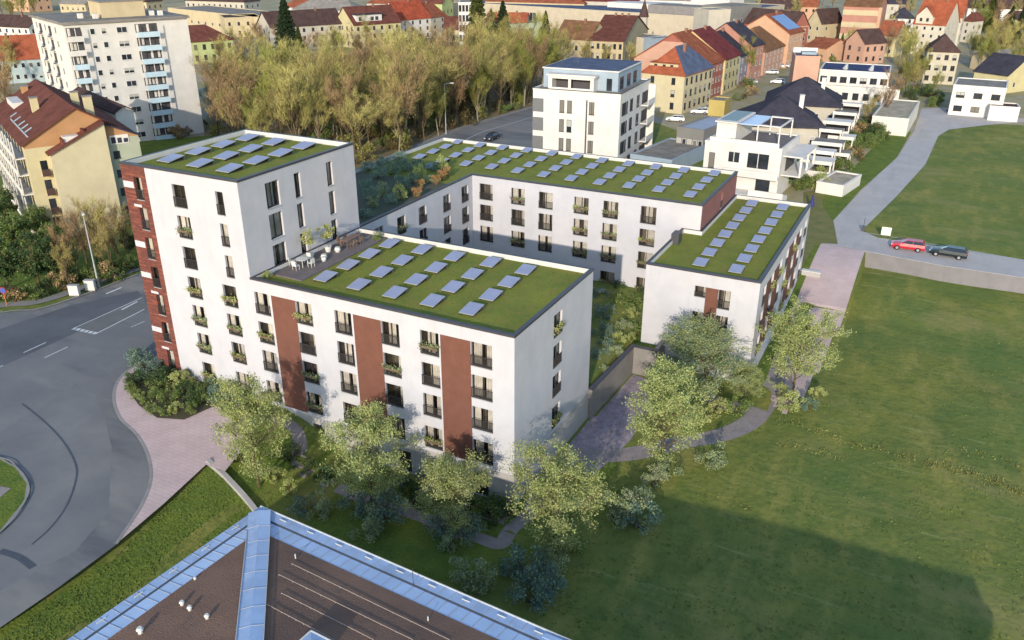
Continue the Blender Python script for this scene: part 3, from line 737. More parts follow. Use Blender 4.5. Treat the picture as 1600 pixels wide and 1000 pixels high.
# gutter line, snow guards, vents
m = MB()
off = near_b.location
def nr(px, py, dz=0):
    """point on the sloping membrane seen at px, py"""
    z = NZ+.3
    for _ in range(12):
        g = G(px, py, z); l = g-off; u = l.dot(ex); v = l.dot(ey); u = (l.x*ex.x+l.y*ex.y); v = (l.x*ey.x+l.y*ey.y)
        z = h1+rise*(min(u, v)-2.05)-3
    return Vector((g.x-off.x, g.y-off.y, z+3+dz))
for a, b in (((456,883),(702,1002)), ((436,900),(645,1002)), ((440,929),(584,1002)), ((418,947),(522,1002))):
    A_ = nr(*a, .12); B_ = nr(*b, .12); m.bar(A_, B_, .02, mat('pale_guard_rail', (176,160,148), .6, .06, 2))
    n = 9
    for i in range(n+1): p = A_.lerp(B_, i/n); m.bar(p-Vector((0,0,.13)), p, .02, metal_l)
m.build('snow_guard', near_b)
for px, py, s in ((285,946,.8),(297,954,.8),(324,967,.8),(220,990,1.05),(305,906,.5)):
    m = MB(); m.tube((0,0,0),(0,0,.28*s),.13*s,.13*s,framew,10); m.tube((0,0,.28*s),(0,0,.42*s),.2*s,.12*s,framew,10); m.build('vent_pipe', near_b, loc=nr(px,py))
for px, py in ((462,873),(669,971),):
    m = MB(); m.tube((0,0,0),(0,0,.35),.04,.04,framew,8); m.build('vent_pipe', near_b, loc=nr(px,py))
m = MB(); p = nr(488,1018); u_, v_ = ex*.75, ey*.75
for i in range(4):
    c4 = [p-u_-v_, p+u_-v_, p+u_+v_, p-u_+v_]; a, b = c4[i], c4[(i+1) % 4]
    m.face([a, b, b+Vector((0,0,.4)), a+Vector((0,0,.4))], zinc); m.face([a+Vector((0,0,.4)), b+Vector((0,0,.4)), p+Vector((0,0,.6))], zinc); m.bar(a+Vector((0,0,.42)), b+Vector((0,0,.42)), .05, framew)
m.build('skylight', near_b)
m = MB(); p = nr(621,930); p = Vector(NP(13.5,.9,hz)); m.tube(p, p+Vector((0,0,1.3)), .03, .015, metal_d, 5); m.build('lightning_rod', near_b)
# ---------------------------------------------------------------- generic town houses
HW = {}
def hwin(wd, ht, fr='w', kind=0):
    key = (round(wd,1), round(ht,1), fr, kind)
    if key in HW: return HW[key]
    f = framew if fr == 'w' else framem; m = MB(); t = .07
    m.box((0,-.04,0),(wd,.02,t), f); m.box((0,-.04,ht-t),(wd,.02,ht), f); m.box((0,-.04,t),(t,.02,ht-t), f); m.box((wd-t,-.04,t),(wd,.02,ht-t), f)
    if wd > 1: m.box((wd/2-.04,-.04,t),(wd/2+.04,.02,ht-t), f)
    m.face([(t,-.012,t),(wd-t,-.012,t),(wd-t,-.012,ht-t),(t,-.012,ht-t)], pane_d)
    if kind == 1: m.box((t,-.03,ht*.45),(wd-t,-.014,ht-t), mat('roller_blind', (176,172,164), .8, .06, 2))
    if kind == 2: m.face([(t,-.02,t),(wd-t,-.02,t),(wd-t,-.02,ht-t),(t,-.02,ht-t)], mat('closed_shutter', (118,112,104), .7, .06, 2))
    m.box((-.06,-.12,-.07),(wd+.06,.02,-.005), f)
    HW[key] = m.mesh('window'); return HW[key]
WM = {}
def wcol(name, c): 
    if name not in WM: WM[name] = mat('wall_'+name, tuple(int(x*.86) for x in c), .92, .06, .4, spec=.15)
    return WM[name]
def rcol(name, c, c2=None):
    if name in WM: return WM[name]
    m = mat('roof_'+name, c, .95, scale=.5, col2=c2 or tuple(int(x*.78) for x in c), spec=.06, bump=.25, bscale=5)
    addmix(m, tuple(int(x*.6) for x in c), noise_fac(2.2, .56, .7, .5)); WM[name] = m
    return m
hr = random.Random(11)
def house(name, label, A, B, z, dep, roof='gx', rise=3, wall=None, rm=None, wf=(2,4), wr=(2,3), wl=(0,0), cat='house', ww=1.0, wh=1.4, fr='w', chim=1, base=0, C=None, dorm=0, group=None, world=None, blind=.2, hg=None, oh=.4, trim=None):
    """house whose front eave runs between the two sighted points A, B at height z; dep = metres away from the viewer"""
    if world: a, b = Vector((*world[0],0)), Vector((*world[1],0))
    else: a, b = G(*A, z), G(*B, z)
    a.z = b.z = 0; u = (b-a); W = u.length; u.normalize(); n = Vector((-u.y, u.x, 0))
    if C: dep = abs((G(*C, z)-b).dot(n))
    rz = math.atan2(u.y, u.x); h = z-base
    T = thing(name, label, cat, (a.x, a.y, base), rz, group)
    m = MB(); m.box((0,0,-1),(W,dep,h), wall)
    if roof == 'gy':
        for y, s in ((0,1),(dep,-1)):
            p = [(0,y,h),(W,y,h),(W/2,y,h+rise)]; m.face(p if s > 0 else p[::-1], wall)
    if roof == 'gx':
        for x, s in ((0,-1),(W,1)):
            p = [(x,0,h),(x,dep,h),(x,dep/2,h+rise)]; m.face(p if s > 0 else p[::-1], wall)
    if trim: m.box((-.06,-.06,h-.35),(W+.06,dep+.06,h-.02), trim)
    m.build('wall', T)
    r = MB(); t = .22
    def slab(pts):
        r.face(pts, rm); lo = [(p[0],p[1],p[2]-t) for p in pts]; r.face(lo[::-1], rm)
        for i in range(len(pts)):
            j = (i+1) % len(pts); r.face([lo[i], lo[j], pts[j], pts[i]], rm)
    e = rise*oh/(dep/2) if roof != 'gy' else rise*oh/(W/2); zz = h+.24
    if roof == 'gx':
        slab([(-oh,-oh,zz-e),(W+oh,-oh,zz-e),(W+oh,dep/2,zz+rise),(-oh,dep/2,zz+rise)]); slab([(W+oh,dep+oh,zz-e),(-oh,dep+oh,zz-e),(-oh,dep/2,zz+rise),(W+oh,dep/2,zz+rise)])
    elif roof == 'gy':
        slab([(-oh,dep+oh,zz-e),(-oh,-oh,zz-e),(W/2,-oh,zz+rise),(W/2,dep+oh,zz+rise)]); slab([(W+oh,-oh,zz-e),(W+oh,dep+oh,zz-e),(W/2,dep+oh,zz+rise),(W/2,-oh,zz+rise)])
    elif roof == 'hip':
        k = min(W, dep)/2
        if hg: k = hg
        if W >= dep: p, q = (k, dep/2, zz+rise), (W-k, dep/2, zz+rise)
        else: p, q = (W/2, k, zz+rise), (W/2, dep-k, zz+rise)
        c = [(-oh,-oh,zz-e),(W+oh,-oh,zz-e),(W+oh,dep+oh,zz-e),(-oh,dep+oh,zz-e)]
        if W >= dep: slab([c[0],c[1],q,p]); slab([c[1],c[2],q]); slab([c[2],c[3],p,q]); slab([c[3],c[0],p])
        else: slab([c[0],c[1],p]); slab([c[1],c[2],q,p]); slab([c[2],c[3],q]); slab([c[3],c[0],p,q])
    else:
        r.box((-.05,-.05,h-.02),(W+.05,.3,h+.35), wall); r.box((-.05,dep-.3,h-.02),(W+.05,dep+.05,h+.35), wall)
        r.box((-.05,.3,h-.02),(.3,dep-.3,h+.35), wall); r.box((W-.3,.3,h-.02),(W+.05,dep-.3,h+.35), wall)
        r.box((.3,.3,h),(W-.3,dep-.3,h+.12), rm)
    ro = r.build('roof', T)
    for i in range(chim if roof != 'flat' else 0):
        c = MB(); x = W*(.3+.4*i/(max(1, chim-1))) if chim > 1 else W*.6
        if roof == 'gy': x0, y0 = W/2-.9, dep*(.3+.4*i)
        else: x0, y0 = x, dep/2-.9
        top = h+rise+.8; c.box((x0,y0,h+rise*.4),(x0+.7,y0+.7,top), mat('chimney_brick', (142,104,84), .95, .12, 2)); c.box((x0-.06,y0-.06,top),(x0+.76,y0+.76,top+.12), concrete); c.build('chimney', ro)
    def wins(cnt, L, org, rot, tag_):
        rows, cols = cnt
        if not rows or not cols: return
        sp_ = L/cols; st = h/(rows+.15)
        for i in range(rows):
            for j in range(cols):
                w2 = min(ww, sp_*.75); h2 = min(wh, st*.65)
                kd = 1 if hr.random() < blind else (2 if hr.random() < .08 else 0)
                x = sp_*(j+.5)-w2/2; zc = st*i+st*.34
                o = link('window', hwin(w2, h2, fr, kd), T, (org[0]+rot[0]*x, org[1]+rot[1]*x, zc), math.atan2(rot[1], rot[0]))
    wins(wf, W, (0,-.01), (1,0), 'f'); wins(wr, dep, (W+.01,0), (0,1), 'r'); wins(wl, dep, (-.01,dep), (0,-1), 'l')
    if dorm and roof in ('gx','hip'):
        for i in range(dorm):
            x = W*(i+.5)/dorm; dw = min(1.8, W/dorm*.6); d = MB(); y0 = dep*.12; zb = h+rise*.24; zt = zb+1.5
            d.box((x-dw/2,y0,zb-.6),(x+dw/2,dep*.42,zt), wall); d.box((x-dw/2-.12,y0-.15,zt),(x+dw/2+.12,dep*.45,zt+.14), rm)
            d.face([(x-dw/2+.25,y0-.02,zb+.25),(x+dw/2-.25,y0-.02,zb+.25),(x+dw/2-.25,y0-.02,zt-.2),(x-dw/2+.25,y0-.02,zt-.2)], pane_d)
            d.build('dormer', ro)
    T['_W'] = W; T['_D'] = dep; T['_h'] = h
    return T
cream = wcol('cream', (226,206,168)); yell = wcol('yellow', (230,216,166)); pale = wcol('pale', (220,210,192)); whit = wcol('white', (250,244,236)); grn = wcol('lime', (206,216,150))
salm = wcol('salmon', (226,178,154)); pinkw = wcol('pink', (206,150,132)); redw = wcol('red', (186,116,100)); mint = wcol('mint', (208,214,184)); beige = wcol('beige', (206,190,164)); blue = wcol('steel_blue', (176,192,206))
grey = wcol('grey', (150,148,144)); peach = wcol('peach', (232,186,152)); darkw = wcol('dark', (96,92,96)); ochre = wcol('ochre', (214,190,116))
r_or = rcol('orange', (176,98,70)); r_red = rcol('bright_red', (178,88,64)); r_br = rcol('brown', (118,74,64)); r_dk = rcol('dark_brown', (92,72,68)); r_sl = rcol('slate', (72,70,80)); r_ma = rcol('maroon', (124,62,62))
r_gr = rcol('gravel', (150,144,136)); r_bl = rcol('blue_sheet', (98,108,132)); r_tn = rcol('tan', (134,98,72)); r_te = rcol('terracotta', (158,94,70))
# high rise on the left
hi = house('highrise', 'white ten storey residential tower with pale blue balconies and rooftop plant room', (98,38), (292,27), 24.6, 25, 'flat', 0, whit, r_gr, (0,0), (0,0), (0,0), 'residential tower', C=None)
W, D, h = hi['_W'], hi['_D'], hi['_h']
bal = mat('balcony_blue', (190,210,220), .7, .05, 1)
st = h/9.2
for i in range(9):
    z = h-2.25-i*st
    for x0, x1, k in ((.3,3.0,'b'),(13.2,17.6,'b')):
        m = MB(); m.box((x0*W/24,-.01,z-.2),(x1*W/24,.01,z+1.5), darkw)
        m.box((x0*W/24,-1.15,z-1.1),(x1*W/24,-1.05,z-.05), bal if i > 1 or x0 > 5 else whit); m.box((x0*W/24,-1.05,z-1.1),(x1*W/24,0,z-1.0), whit)
        m.box((x0*W/24,-1.15,z-.05),(x0*W/24+.12,-1.0,z+1.45), whit); m.box((x1*W/24-.12,-1.15,z-.05),(x1*W/24,-1.0,z+1.45), whit); m.box(((x0+x1)/2*W/24-.06,-1.1,z-.05),((x0+x1)/2*W/24+.06,-1.0,z+1.45), whit)
        xx = x0*W/24+.2
        while xx < x1*W/24-.6:
            if hr.random() < .5: m.face([(xx,-.03,z),(xx+.5,-.03,z),(xx+.5,-.03,z+1.4),(xx,-.03,z+1.4)], curt)
            xx += .7
        m.build('balcony', hi)
    for x, w_, kd in ((4.6,.9,i%3),(6.7,.9,(i+1)%3),(9.6,2.0,i%2)):
        link('window', hwin(w_*W/24, 1.15, 'w', 0 if kd == 2 else kd), hi, (x*W/24, -.01, z), 0)
    for y in (4, 11, 19):
        link('window', hwin(1.2, 1.3, 'w', hr.choice([0,0,1])), hi, (-.01, D-y+1.2, z), -math.pi/2)
    for y in (7.5, 15):
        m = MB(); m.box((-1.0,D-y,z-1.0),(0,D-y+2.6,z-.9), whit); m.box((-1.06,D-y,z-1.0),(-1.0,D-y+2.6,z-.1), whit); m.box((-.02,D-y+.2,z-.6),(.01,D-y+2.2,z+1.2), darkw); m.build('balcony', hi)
m = MB(); m.box((W*.36,5,h),(W*.72,13,h+3.4), cream); m.box((W*.35,4.8,h+3.4),(W*.73,13.2,h+3.6), concrete)
for x, y in ((.2,7),(.29,4.5),(.76,5),(.82,4)): m.box((W*x,y,h),(W*x+.9,y+.9,h+1.3), whit)
m.build('roof_plant_room', hi)
m = MB(); m.box((-.5,-.5,h-.12),(W+.5,D+.5,h+.1), concrete); m.box((-.4,-.4,h+.1),(W+.4,D+.4,h+.36), r_gr); m.build('roof_slab', hi)
# cream stepped block on the left
lf = thing('apartment_house', 'cream stepped apartment house with steep brown tiled roofs and orange gable', 'apartment house', (-85.5,24,0), math.atan2(-1,2.0)+0)
# local frame: x along the gable wall (left to right), y away
lf.location = (-88.7, 22.1, 0); lf.rotation_euler.z = math.atan2(.893, .45)
def sect(x0, x1, xr, y0, y1, ze0, zr, ze1, wm, gm, rm_, nm='roof'):
    """gabled section: eaves at x0/x1, ridge at xr"""
    m = MB(); P = lambda x, y, z: (x, y, z)
    m.face([P(x0,y0,-1),P(x1,y0,-1),P(x1,y0,min(ze0,ze1)),P(x0,y0,min(ze0,ze1))], wm)
    m.face([P(x0,y0,min(ze0,ze1)),P(x1,y0,min(ze0,ze1)),P(x1,y0,ze1),P(xr,y0,zr),P(x0,y0,ze0)], gm)
    m.face([P(x1,y0,-1),P(x1,y1,-1),P(x1,y1,ze1),P(x1,y0,ze1)], wm); m.face([P(x0,y1,-1),P(x0,y0,-1),P(x0,y0,ze0),P(x0,y1,ze0)], wm)
    m.face([P(x1,y1,-1),P(x0,y1,-1),P(x0,y1,ze0),P(xr,y1,zr),P(x1,y1,ze1)], wm); m.build('wall', lf)
    r = MB(); o = .35
    for xa, za in ((x0,ze0),(x1,ze1)):
        if abs(xa-xr) < .1: continue
        s = (zr-za)/abs(xr-xa); sg = -1 if xa < xr else 1; q = [(xa+sg*o,y0-o,za-s*o),(xr,y0-o,zr),(xr,y1+o,zr),(xa+sg*o,y1+o,za-s*o)]
        q = [(a,b,c+.28) for a, b, c in q]; lo = [(a,b,c-.25) for a, b, c in q]; r.face(q if sg > 0 else q[::-1], rm_); r.face(lo, rm_)
        for i in range(4): r.face([lo[i],lo[(i+1)%4],q[(i+1)%4],q[i]], rm_)
    return r.build(nm, lf)
warm = wcol('warm_cream', (230,214,172)); orng = wcol('orange_render', (208,158,112))
r1 = sect(0, 15.2, 7.5, 0, 32, 13.5, 17.8, 13.0, warm, orng, r_br)
r2 = sect(2.9, 10.6, 10.55, -2.0, -.02, 12.2, 15.7, 15.7, wcol('cream_gable', (228,214,178)), wcol('cream_gable', 0), r_br)
r3 = sect(10.65, 15.2, 10.7, -.8, -.05, 15.3, 15.3, 13.2, wcol('pale_green', (196,200,176)), orng, r_sl)
for x, y, s_, t_ in ((3.6,12,1.0,2.4),(9.2,1.5,1.1,2.2),(9.0,10,1.0,1.6),(4.6,28,1.0,1.4)):
    z = 13.5+4.3*(x/7.5 if x < 7.5 else (15.2-x)/7.7); m = MB(); m.box((x,y,z-.6),(x+s_,y+.9,z+t_), warm if t_ > 1.5 else orng); m.box((x-.08,y-.08,z+t_),(x+s_+.08,y+.98,z+t_+.15), concrete); m.build('chimney', r1)
for x, y in ((1.6,4),(1.6,7),(1.6,10),(1.6,14),(1.6,18)):
    z = 13.5+4.3*x/7.5+.36; m = MB(); m.face([(x-.5,y,z-.28),(x+.5,y,z+.3),(x+.5,y+.8,z+.3),(x-.5,y+.8,z-.28)], metal_l); m.build('skylight', r1)
m = MB(); x = .9; z = 13.5+4.3*x/7.5+.38; m.box((x,1.2,z-.1),(x+.16,17,z+.12), metal_l); m.build('snow_guard', r1)
m = MB(); z = 13.5+4.3*3/7.5; m.box((2.2,22,z-.3),(4.4,29,z+.75), whit); m.build('roof_terrace', r1)
m = MB(); z = 12.2+3.5*(6-2.9)/7.65; m.box((5.0,-1.7,z-.3),(7.6,-.3,z+.75), whit); m.box((4.7,-1.95,z-.5),(5.0,-.3,z+.5), r_br); m.box((7.6,-1.95,z),(7.9,-.3,z+1.5), r_br); m.build('roof_terrace', r2)
for z in (.6, 3.4, 6.2, 9.0, 11.4):
    m = MB(); m.box((-1.3,1,z),(0,30,z+.15), whit); m.box((-1.4,1,z),(-1.3,30,z+.9), whit if z != 3.4 else grey)
    for y in range(1, 31, 3): m.box((-1.35,y,z),(-1.2,y+.2,z+2.6), whit)
    for y in range(2, 29, 3): m.face([(-.03,y,z+.2),(-.03,y+1.8,z+.2),(-.03,y+1.8,z+2.2),(-.03,y,z+2.2)][::-1], pane_d)
    m.build('balcony', lf)
    if z < 10:
        m = MB(); m.box((1.5,-.9,z),(2.6,-.01,z+.12), whit); m.box((1.5,-.95,z),(2.6,-.9,z+1), r_dk); m.face([(1.6,-.02,z+.2),(2.5,-.02,z+.2),(2.5,-.02,z+2.1),(1.6,-.02,z+2.1)], pane_d); m.build('balcony', lf)
        link('window', hwin(.9, 1.1, 'd', 0), lf, (11.3, -.81, z+1.2), 0)
m = MB(); m.box((11.2,-.9,12.3),(13.8,-.8,13.6), whit)
for i in range(3): m.box((11.35+i*.85,-.94,12.45),(11.95+i*.85,-.88,13.35-i*.15), pane_d)
m.build('gable_window', lf)
# second range with grey roof behind it
bh = house('apartment_house', 'pale apartment house with dark mono pitch roof squeezed between cream block and white high rise', (112,146), (180,176), 13, 3, 'gx', .9, whit, r_dk, (0,0), (0,0), chim=0)
house('house', 'house with large orange roof and pale blue wall left of the high rise', (-60,97), (64,90), 7, 13, 'gx', 6, wcol('pale_blue', (198,214,216)), r_or, (2,10), (2,3), chim=1, dorm=0)
# ---------------------------------------------------------------- the town beyond, sighted eave by eave
house('house', 'lime green house with brown hipped roof right of the high rise', (270,67), (364,61), 7.5, 14, 'hip', 4.5, grn, r_br, (2,7), (2,3), ww=1.1, wh=1.7, fr='d', chim=0)
house('town_building', 'long low cream building with grey strip roof behind the lime green house', (262,13), (420,30), 8, 22, 'flat', 0, cream, r_gr, (1,14), (1,3), ww=1.6)
house('house', 'cream flat roofed house with dark roof garden behind the lime green house', (350,29), (408,27), 8, 18, 'flat', 0, cream, r_dk, (2,4), (2,4), fr='d')
house('row_house', 'long cream house with dark brown roof behind the dark spruce', (423,43), (537,36), 9, 14, 'gx', 5, pale, r_dk, (3,8), (3,3), (3,3), wh=1.3, fr='d', chim=2)
hy = house('row_house', 'yellow house with brown roof and broad white dormer', (553,39), (626,34), 9, 15, 'gx', 6, yell, r_br, (3,6), (3,3), (3,4), fr='d')
W = hy['_W']; D = hy['_D']
m = MB(); m.box((W*.08,D*.06,8.8),(W*.62,D*.42,12.4), whit); m.box((W*.06,D*.03,12.4),(W*.64,D*.45,12.7), r_sl)
for x in (.13,.38,.48): m.box((W*x,D*.06-.04,10.2),(W*x+1.4,D*.06+.02,11.6), pane_d)
m.build('wide_dormer', hy)
house('row_house', 'white house with bright orange red roof in the middle of the row', (627,31), (673,27), 8.5, 15, 'gx', 6.5, whit, r_red, (3,4), (3,2), fr='d')
house('row_house', 'narrow cream house with terracotta roof and gable to the right', (673,27), (697,24), 8.5, 16, 'gx', 5, pale, r_te, (3,2), (3,3), fr='d')
house('row_house', 'low cream house with brown roof below the terracotta one', (694,46), (735,46), 5, 13, 'gx', 4.5, cream, r_br, (1,3), (1,2), chim=0)
house('row_house', 'pale house with orange roof right of the tall dark conifer', (760,34), (822,35), 8.5, 10, 'gx', 3.2, cream, r_or, (2,5), (2,2), chim=2)
house('row_house', 'pale green house with long balcony right of the tall dark conifer', (790,40), (852,36), 8, 10, 'flat', 0, mint, r_gr, (2,4), (2,2), chim=0, ww=1.6, fr='d')
house('town_building', 'white office block with tall glass bands behind the row', (716,5), (748,5), 18, 20, 'flat', 0, whit, r_gr, (5,6), (3,3), ww=1.6, wh=2.2, fr='d')
hall = house('market_hall', 'very long low cream commercial hall with blue grey flat roof', (700,3), (1098,27), 11, 0, 'flat', 0, wcol('hall_cream', (224,206,180)), r_bl, (0,0), (2,14), ww=2.4, wh=2.6, fr='d', cat='commercial hall', C=(1196,7))
W = hall['_W']; D = hall['_D']; h = hall['_h']
for fx, fz, a, b in ((.335,.45,3.4,3.6),(.37,.45,3.4,3.6),(.80,.2,2.6,2.8)):
    m = MB(); m.box((W*fx,-.06,h*fz),(W*fx+a,.02,h*fz+b), pane_d); m.box((W*fx+a/2-.08,-.09,h*fz),(W*fx+a/2+.08,.02,h*fz+b), framew); m.build('window', hall)
m = MB(); m.box((W*.80,4,h),(W*.97,16,h+3.2), concrete); m.box((W*.80,4,h+3.2),(W*.97,16,h+3.35), r_gr); m.build('roof_plant', hall)
m = MB(); m.box((W*.86,26,h),(W*.99,40,h+5), whit); m.build('roof_plant', hall)
m = MB(); m.box((W*.58,20,h),(W*.8,34,h+2.2), whit); m.box((W*.58,20,h+2.2),(W*.8,34,h+2.35), upst); m.build('roof_plant', hall)
house('town_building', 'beige and white stair tower standing on the hall roof line', (1108,17), (1142,16), 17, 10, 'flat', 0, pale, r_gr, (0,0), (0,0), wl=(0,0), chim=0, base=0)
house('town_building', 'dark grey block at the top edge behind the cream hall', (1143,12), (1190,8), 15, 14, 'flat', 0, grey, r_gr, (2,4), (0,0))
hb = house('town_house', 'large cream house with brown roof and pointed corner turret', (922,63), (974,65), 9.5, 0, 'gx', 6.2, wcol('sand', (214,196,158)), r_br, (3,6), (3,4), (3,3), C=(1006,46), ww=.9, wh=1.6, fr='d', chim=3)
m = MB(); D = hb['_D']; W = hb['_W']; m.tube((W-1.5,D-1.5,9.5),(W-1.5,D-1.5,14),1.5,1.5,pale,8); m.tube((W-1.5,D-1.5,14),(W-1.5,D-1.5,20),1.9,.05,r_dk,8); m.build('turret', hb)
house('town_house', 'tan house wing behind bare trees left of the large cream house', (868,58), (921,62), 9.5, 12, 'gx', 5, wcol('sand',0), r_tn, (2,4), (2,2), fr='d')
house('town_building', 'blue grey boxy annex between cream house and salmon gable', (1006,60), (1021,62), 9, 10, 'flat', 0, blue, r_gr, (0,0), (0,0))
house('town_building', 'pale low block behind the salmon gable house', (1021,62), (1052,58), 8.5, 14, 'flat', 0, pale, r_gr, (1,2), (1,2))
# cream villa with red and blue hipped roof
hv = house('villa', 'cream villa with hipped orange roof, blue roof sheeting on one side and long dormer', (1004,112), (1070,118), 9.4, 0, 'hip', 5.6, wcol('villa_cream', (232,216,176)), r_or, (3,2), (3,6), (2,3), C=(1108,104), ww=1.0, wh=1.6, fr='d', chim=1)
W = hv['_W']; D = hv['_D']; h = hv['_h']
k = min(W, D)/2
m = MB(); m.box((W*.12,D*.07,h+.7),(W*.78,D*.3,h+2.3), hv and wcol('villa_cream',0)); m.box((W*.1,D*.05,h+2.3),(W*.8,D*.34,h+2.45), r_or)
for x in (.22,.42,.6): m.box((W*x,D*.07-.05,h+1.1),(W*x+.8,D*.07+.02,h+2.0), pane_d)
m.build('long_dormer', hv)
m = MB()
zz = h+.3; e = 5.6*.4/(min(W,D)/2)
if W >= D: apx1 = (W-k, D/2, zz+5.6); pts = [(W+.4,-.4,zz-e),(W+.4,D+.4,zz-e),apx1]
else: pts = [(W+.4,-.4,zz-e),(W+.4,D+.4,zz-e),(W/2,D-k,zz+5.6),(W/2,k,zz+5.6)]
m.face([(p[0]+.03,p[1],p[2]+.06) for p in pts], r_bl); m.build('blue_roof_sheet', hv)
# street row running away to the right behind the villa
hs = house('row_house', 'red house with brown roof and salmon half hipped gable', (1109,100), (1134,92), 9.5, 22, 'gx', 7, redw, r_te, (3,5), (0,0), (2,4), ww=.9, chim=1, fr='w')
m = MB(); D = hs['_D']; m.face([(-.03,D,9.5),(-.03,0,9.5),(-.03,D*.36,14.5),(-.03,D*.62,14.5)], salm); m.box((-.06,0,0),(-.02,D,9.45), salm); m.build('salmon_gable', hs)
house('row_house', 'yellow corner house with maroon roof in the street row', (1134,93), (1157,84), 9.5, 20, 'gx', 7, yell, r_ma, (3,4), (3,3), fr='d', ww=.9)
house('row_house', 'narrow dark house with slate roof and white oriel in the row', (1158,88), (1176,80), 8.5, 18, 'gx', 6, wcol('lilac', (176,168,180)), r_sl, (3,3), (0,0), (0,0))
house('row_house', 'pink gabled house with stepped front in the street row', (1176,72), (1194,68), 10.5, 18, 'gx', 6, pinkw, r_sl, (3,3), (3,3), (2,3), fr='w', ww=.8)
house('row_house', 'pink house with brown hipped roof and dark doorway', (1196,80), (1226,70), 7.5, 14, 'hip', 6, salm, r_tn, (3,5), (3,2), (3,2), ww=.8, chim=0)
hp_ = house('row_house', 'tall peach house with blue solar sheet on its roof', (1234,53), (1256,48), 11, 18, 'gx', 5.5, peach, r_te, (3,4), (3,3), (0,0), ww=.8)
m = MB(); W = hp_['_W']; D = hp_['_D']; s = 5.5/(D/2)
m.face([(W*.1,D*.06,11+D*.06*s+.45),(W*.95,D*.06,11+D*.06*s+.45),(W*.95,D*.42,11+D*.42*s+.45),(W*.1,D*.42,11+D*.42*s+.45)], mat('blue_pv', (96,124,170), .3, .1, 1, spec=.6)); m.build('roof_solar_sheet', hp_)
house('row_house', 'brick red gabled house with peach trim and brown roof', (1240,42), (1264,40), 9.5, 24, 'gy', 5, redw, r_dk, (3,2), (3,5), (0,0), trim=peach, chim=0)
house('house', 'cream gabled house with brown roof beyond the brick red gable', (1262,34), (1284,36), 8, 14, 'gy', 5, cream, r_dk, (2,2), (2,2))
house('house', 'small white two window house left of the striped block', (1297,29), (1325,30), 7, 9, 'flat', 0, whit, r_gr, (2,1), (2,2), ww=1.4, fr='d')
hst = house('town_building', 'tall pink and cream striped block with brown roof', (1319,9), (1374,11), 15, 20, 'gx', 4.5, pinkw, r_tn, (0,0), (0,0), (0,0), cat='striped block')
m = MB(); W = hst['_W']
for z in (2.5,7.0,11.6): m.box((-.05,-.2,z),(W+.05,-.02,z+2), cream)
m.box((W-.01,-.25,0),(W+1.2,3,14.8), peach); m.build('cream_band', hst)
house('house', 'pink house with many angled brown roofs below the striped block', (1322,64), (1352,68), 7, 10, 'gy', 4, salm, r_dk, (2,2), (2,3), (0,0), chim=0, fr='d')
house('house', 'peach lean wing with low roof left of the pink many roofed house', (1291,76), (1330,72), 4.5, 9, 'gy', 2.6, peach, r_te, (1,2), (0,0), chim=0)
house('house', 'cream house with deep red roof right of the pink many roofed house', (1371,54), (1401,56), 7.5, 10, 'gx', 4.5, yell, r_te, (2,2), (2,2), chim=1)
hw = house('villa', 'tall white villa with bright red roof and gabled dormer', (1428,36), (1477,39), 11, 16, 'gx', 8, wcol('villa_white', (232,222,202)), r_or, (4,4), (4,2), (0,0), ww=.9, wh=1.2, chim=2)
m = MB(); W = hw['_W']; x = W*.32; m.box((x-3,-.3,11),(x+3,4,13.6), wcol('villa_white',0)); m.face([(x-3,-.3,13.6),(x+3,-.3,13.6),(x,-.3,16.8)], wcol('villa_white',0))
m.face([(x-3.3,-.6,13.4),(x,-.6,17.2),(x,6,17.2),(x-3.3,3,13.4)][::-1], r_or); m.face([(x+3.3,-.6,13.4),(x,-.6,17.2),(x,6,17.2),(x+3.3,3,13.4)], r_or)
m.box((x-1.6,-.36,11.8),(x-.7,-.28,13), pane_d); m.box((x+.7,-.36,11.8),(x+1.6,-.28,13), pane_d); m.build('gable_dormer', hw)
house('villa', 'plain white stair wing of the tall villa, red roofed', (1478,26), (1504,27), 12, 14, 'gx', 6, wcol('villa_white',0), r_or, (0,0), (3,2), chim=0)
house('villa', 'slim white annex with brown pyramid roof right of the tall villa', (1506,32), (1519,33), 8.5, 9, 'hip', 3, wcol('villa_white',0), r_br, (3,1), (2,2), chim=0)
house('house', 'square cream house with brown pyramid roof below the tall villa', (1450,79), (1500,81), 9.5, 11, 'hip', 4.2, wcol('oat', (218,208,184)), r_dk, (3,4), (3,2), ww=1.1, fr='d', chim=0)
house('shed', 'small grey stair annex beside the square cream house', (1432,92), (1447,92), 5, 6, 'flat', 0, beige, r_gr, (1,2), (0,0), chim=0, cat='shed')
mw = house('modern_house', 'white cubic house with pale grey flat roof beside the lane', (1490,134), (1573,140), 7, 0, 'flat', 0, whit, r_gr, (2,3), (2,1), C=(1577,128), ww=1.9, wh=1.3, fr='d', cat='house')
house('garage', 'white flat roofed garage right of the cubic house', (1547,167), (1594,170), 3.2, 6, 'flat', 0, whit, r_dk, (0,0), (0,0), cat='garage')
house('house', 'yellow gabled house with dark roof at the right edge', (1575,118), (1625,112), 5, 10, 'gy', 4.5, yell, r_sl, (1,2), (0,0), chim=0)
house('house', 'white house with dark roof at the right edge under tall trees', (1586,30), (1620,30), 7, 9, 'gx', 3, whit, r_dk, (2,2), (0,0), chim=0)
house('house', 'house with long brown roof at the top right corner', (1513,12), (1600,14), 7, 12, 'gx', 4, whit, r_dk, (2,6), (0,0), chim=1)
house('house', 'cream bungalow half hidden by hedges at the right edge', (1548,92), (1592,90), 4, 8, 'gx', 2, cream, r_gr, (1,4), (0,0), chim=0)
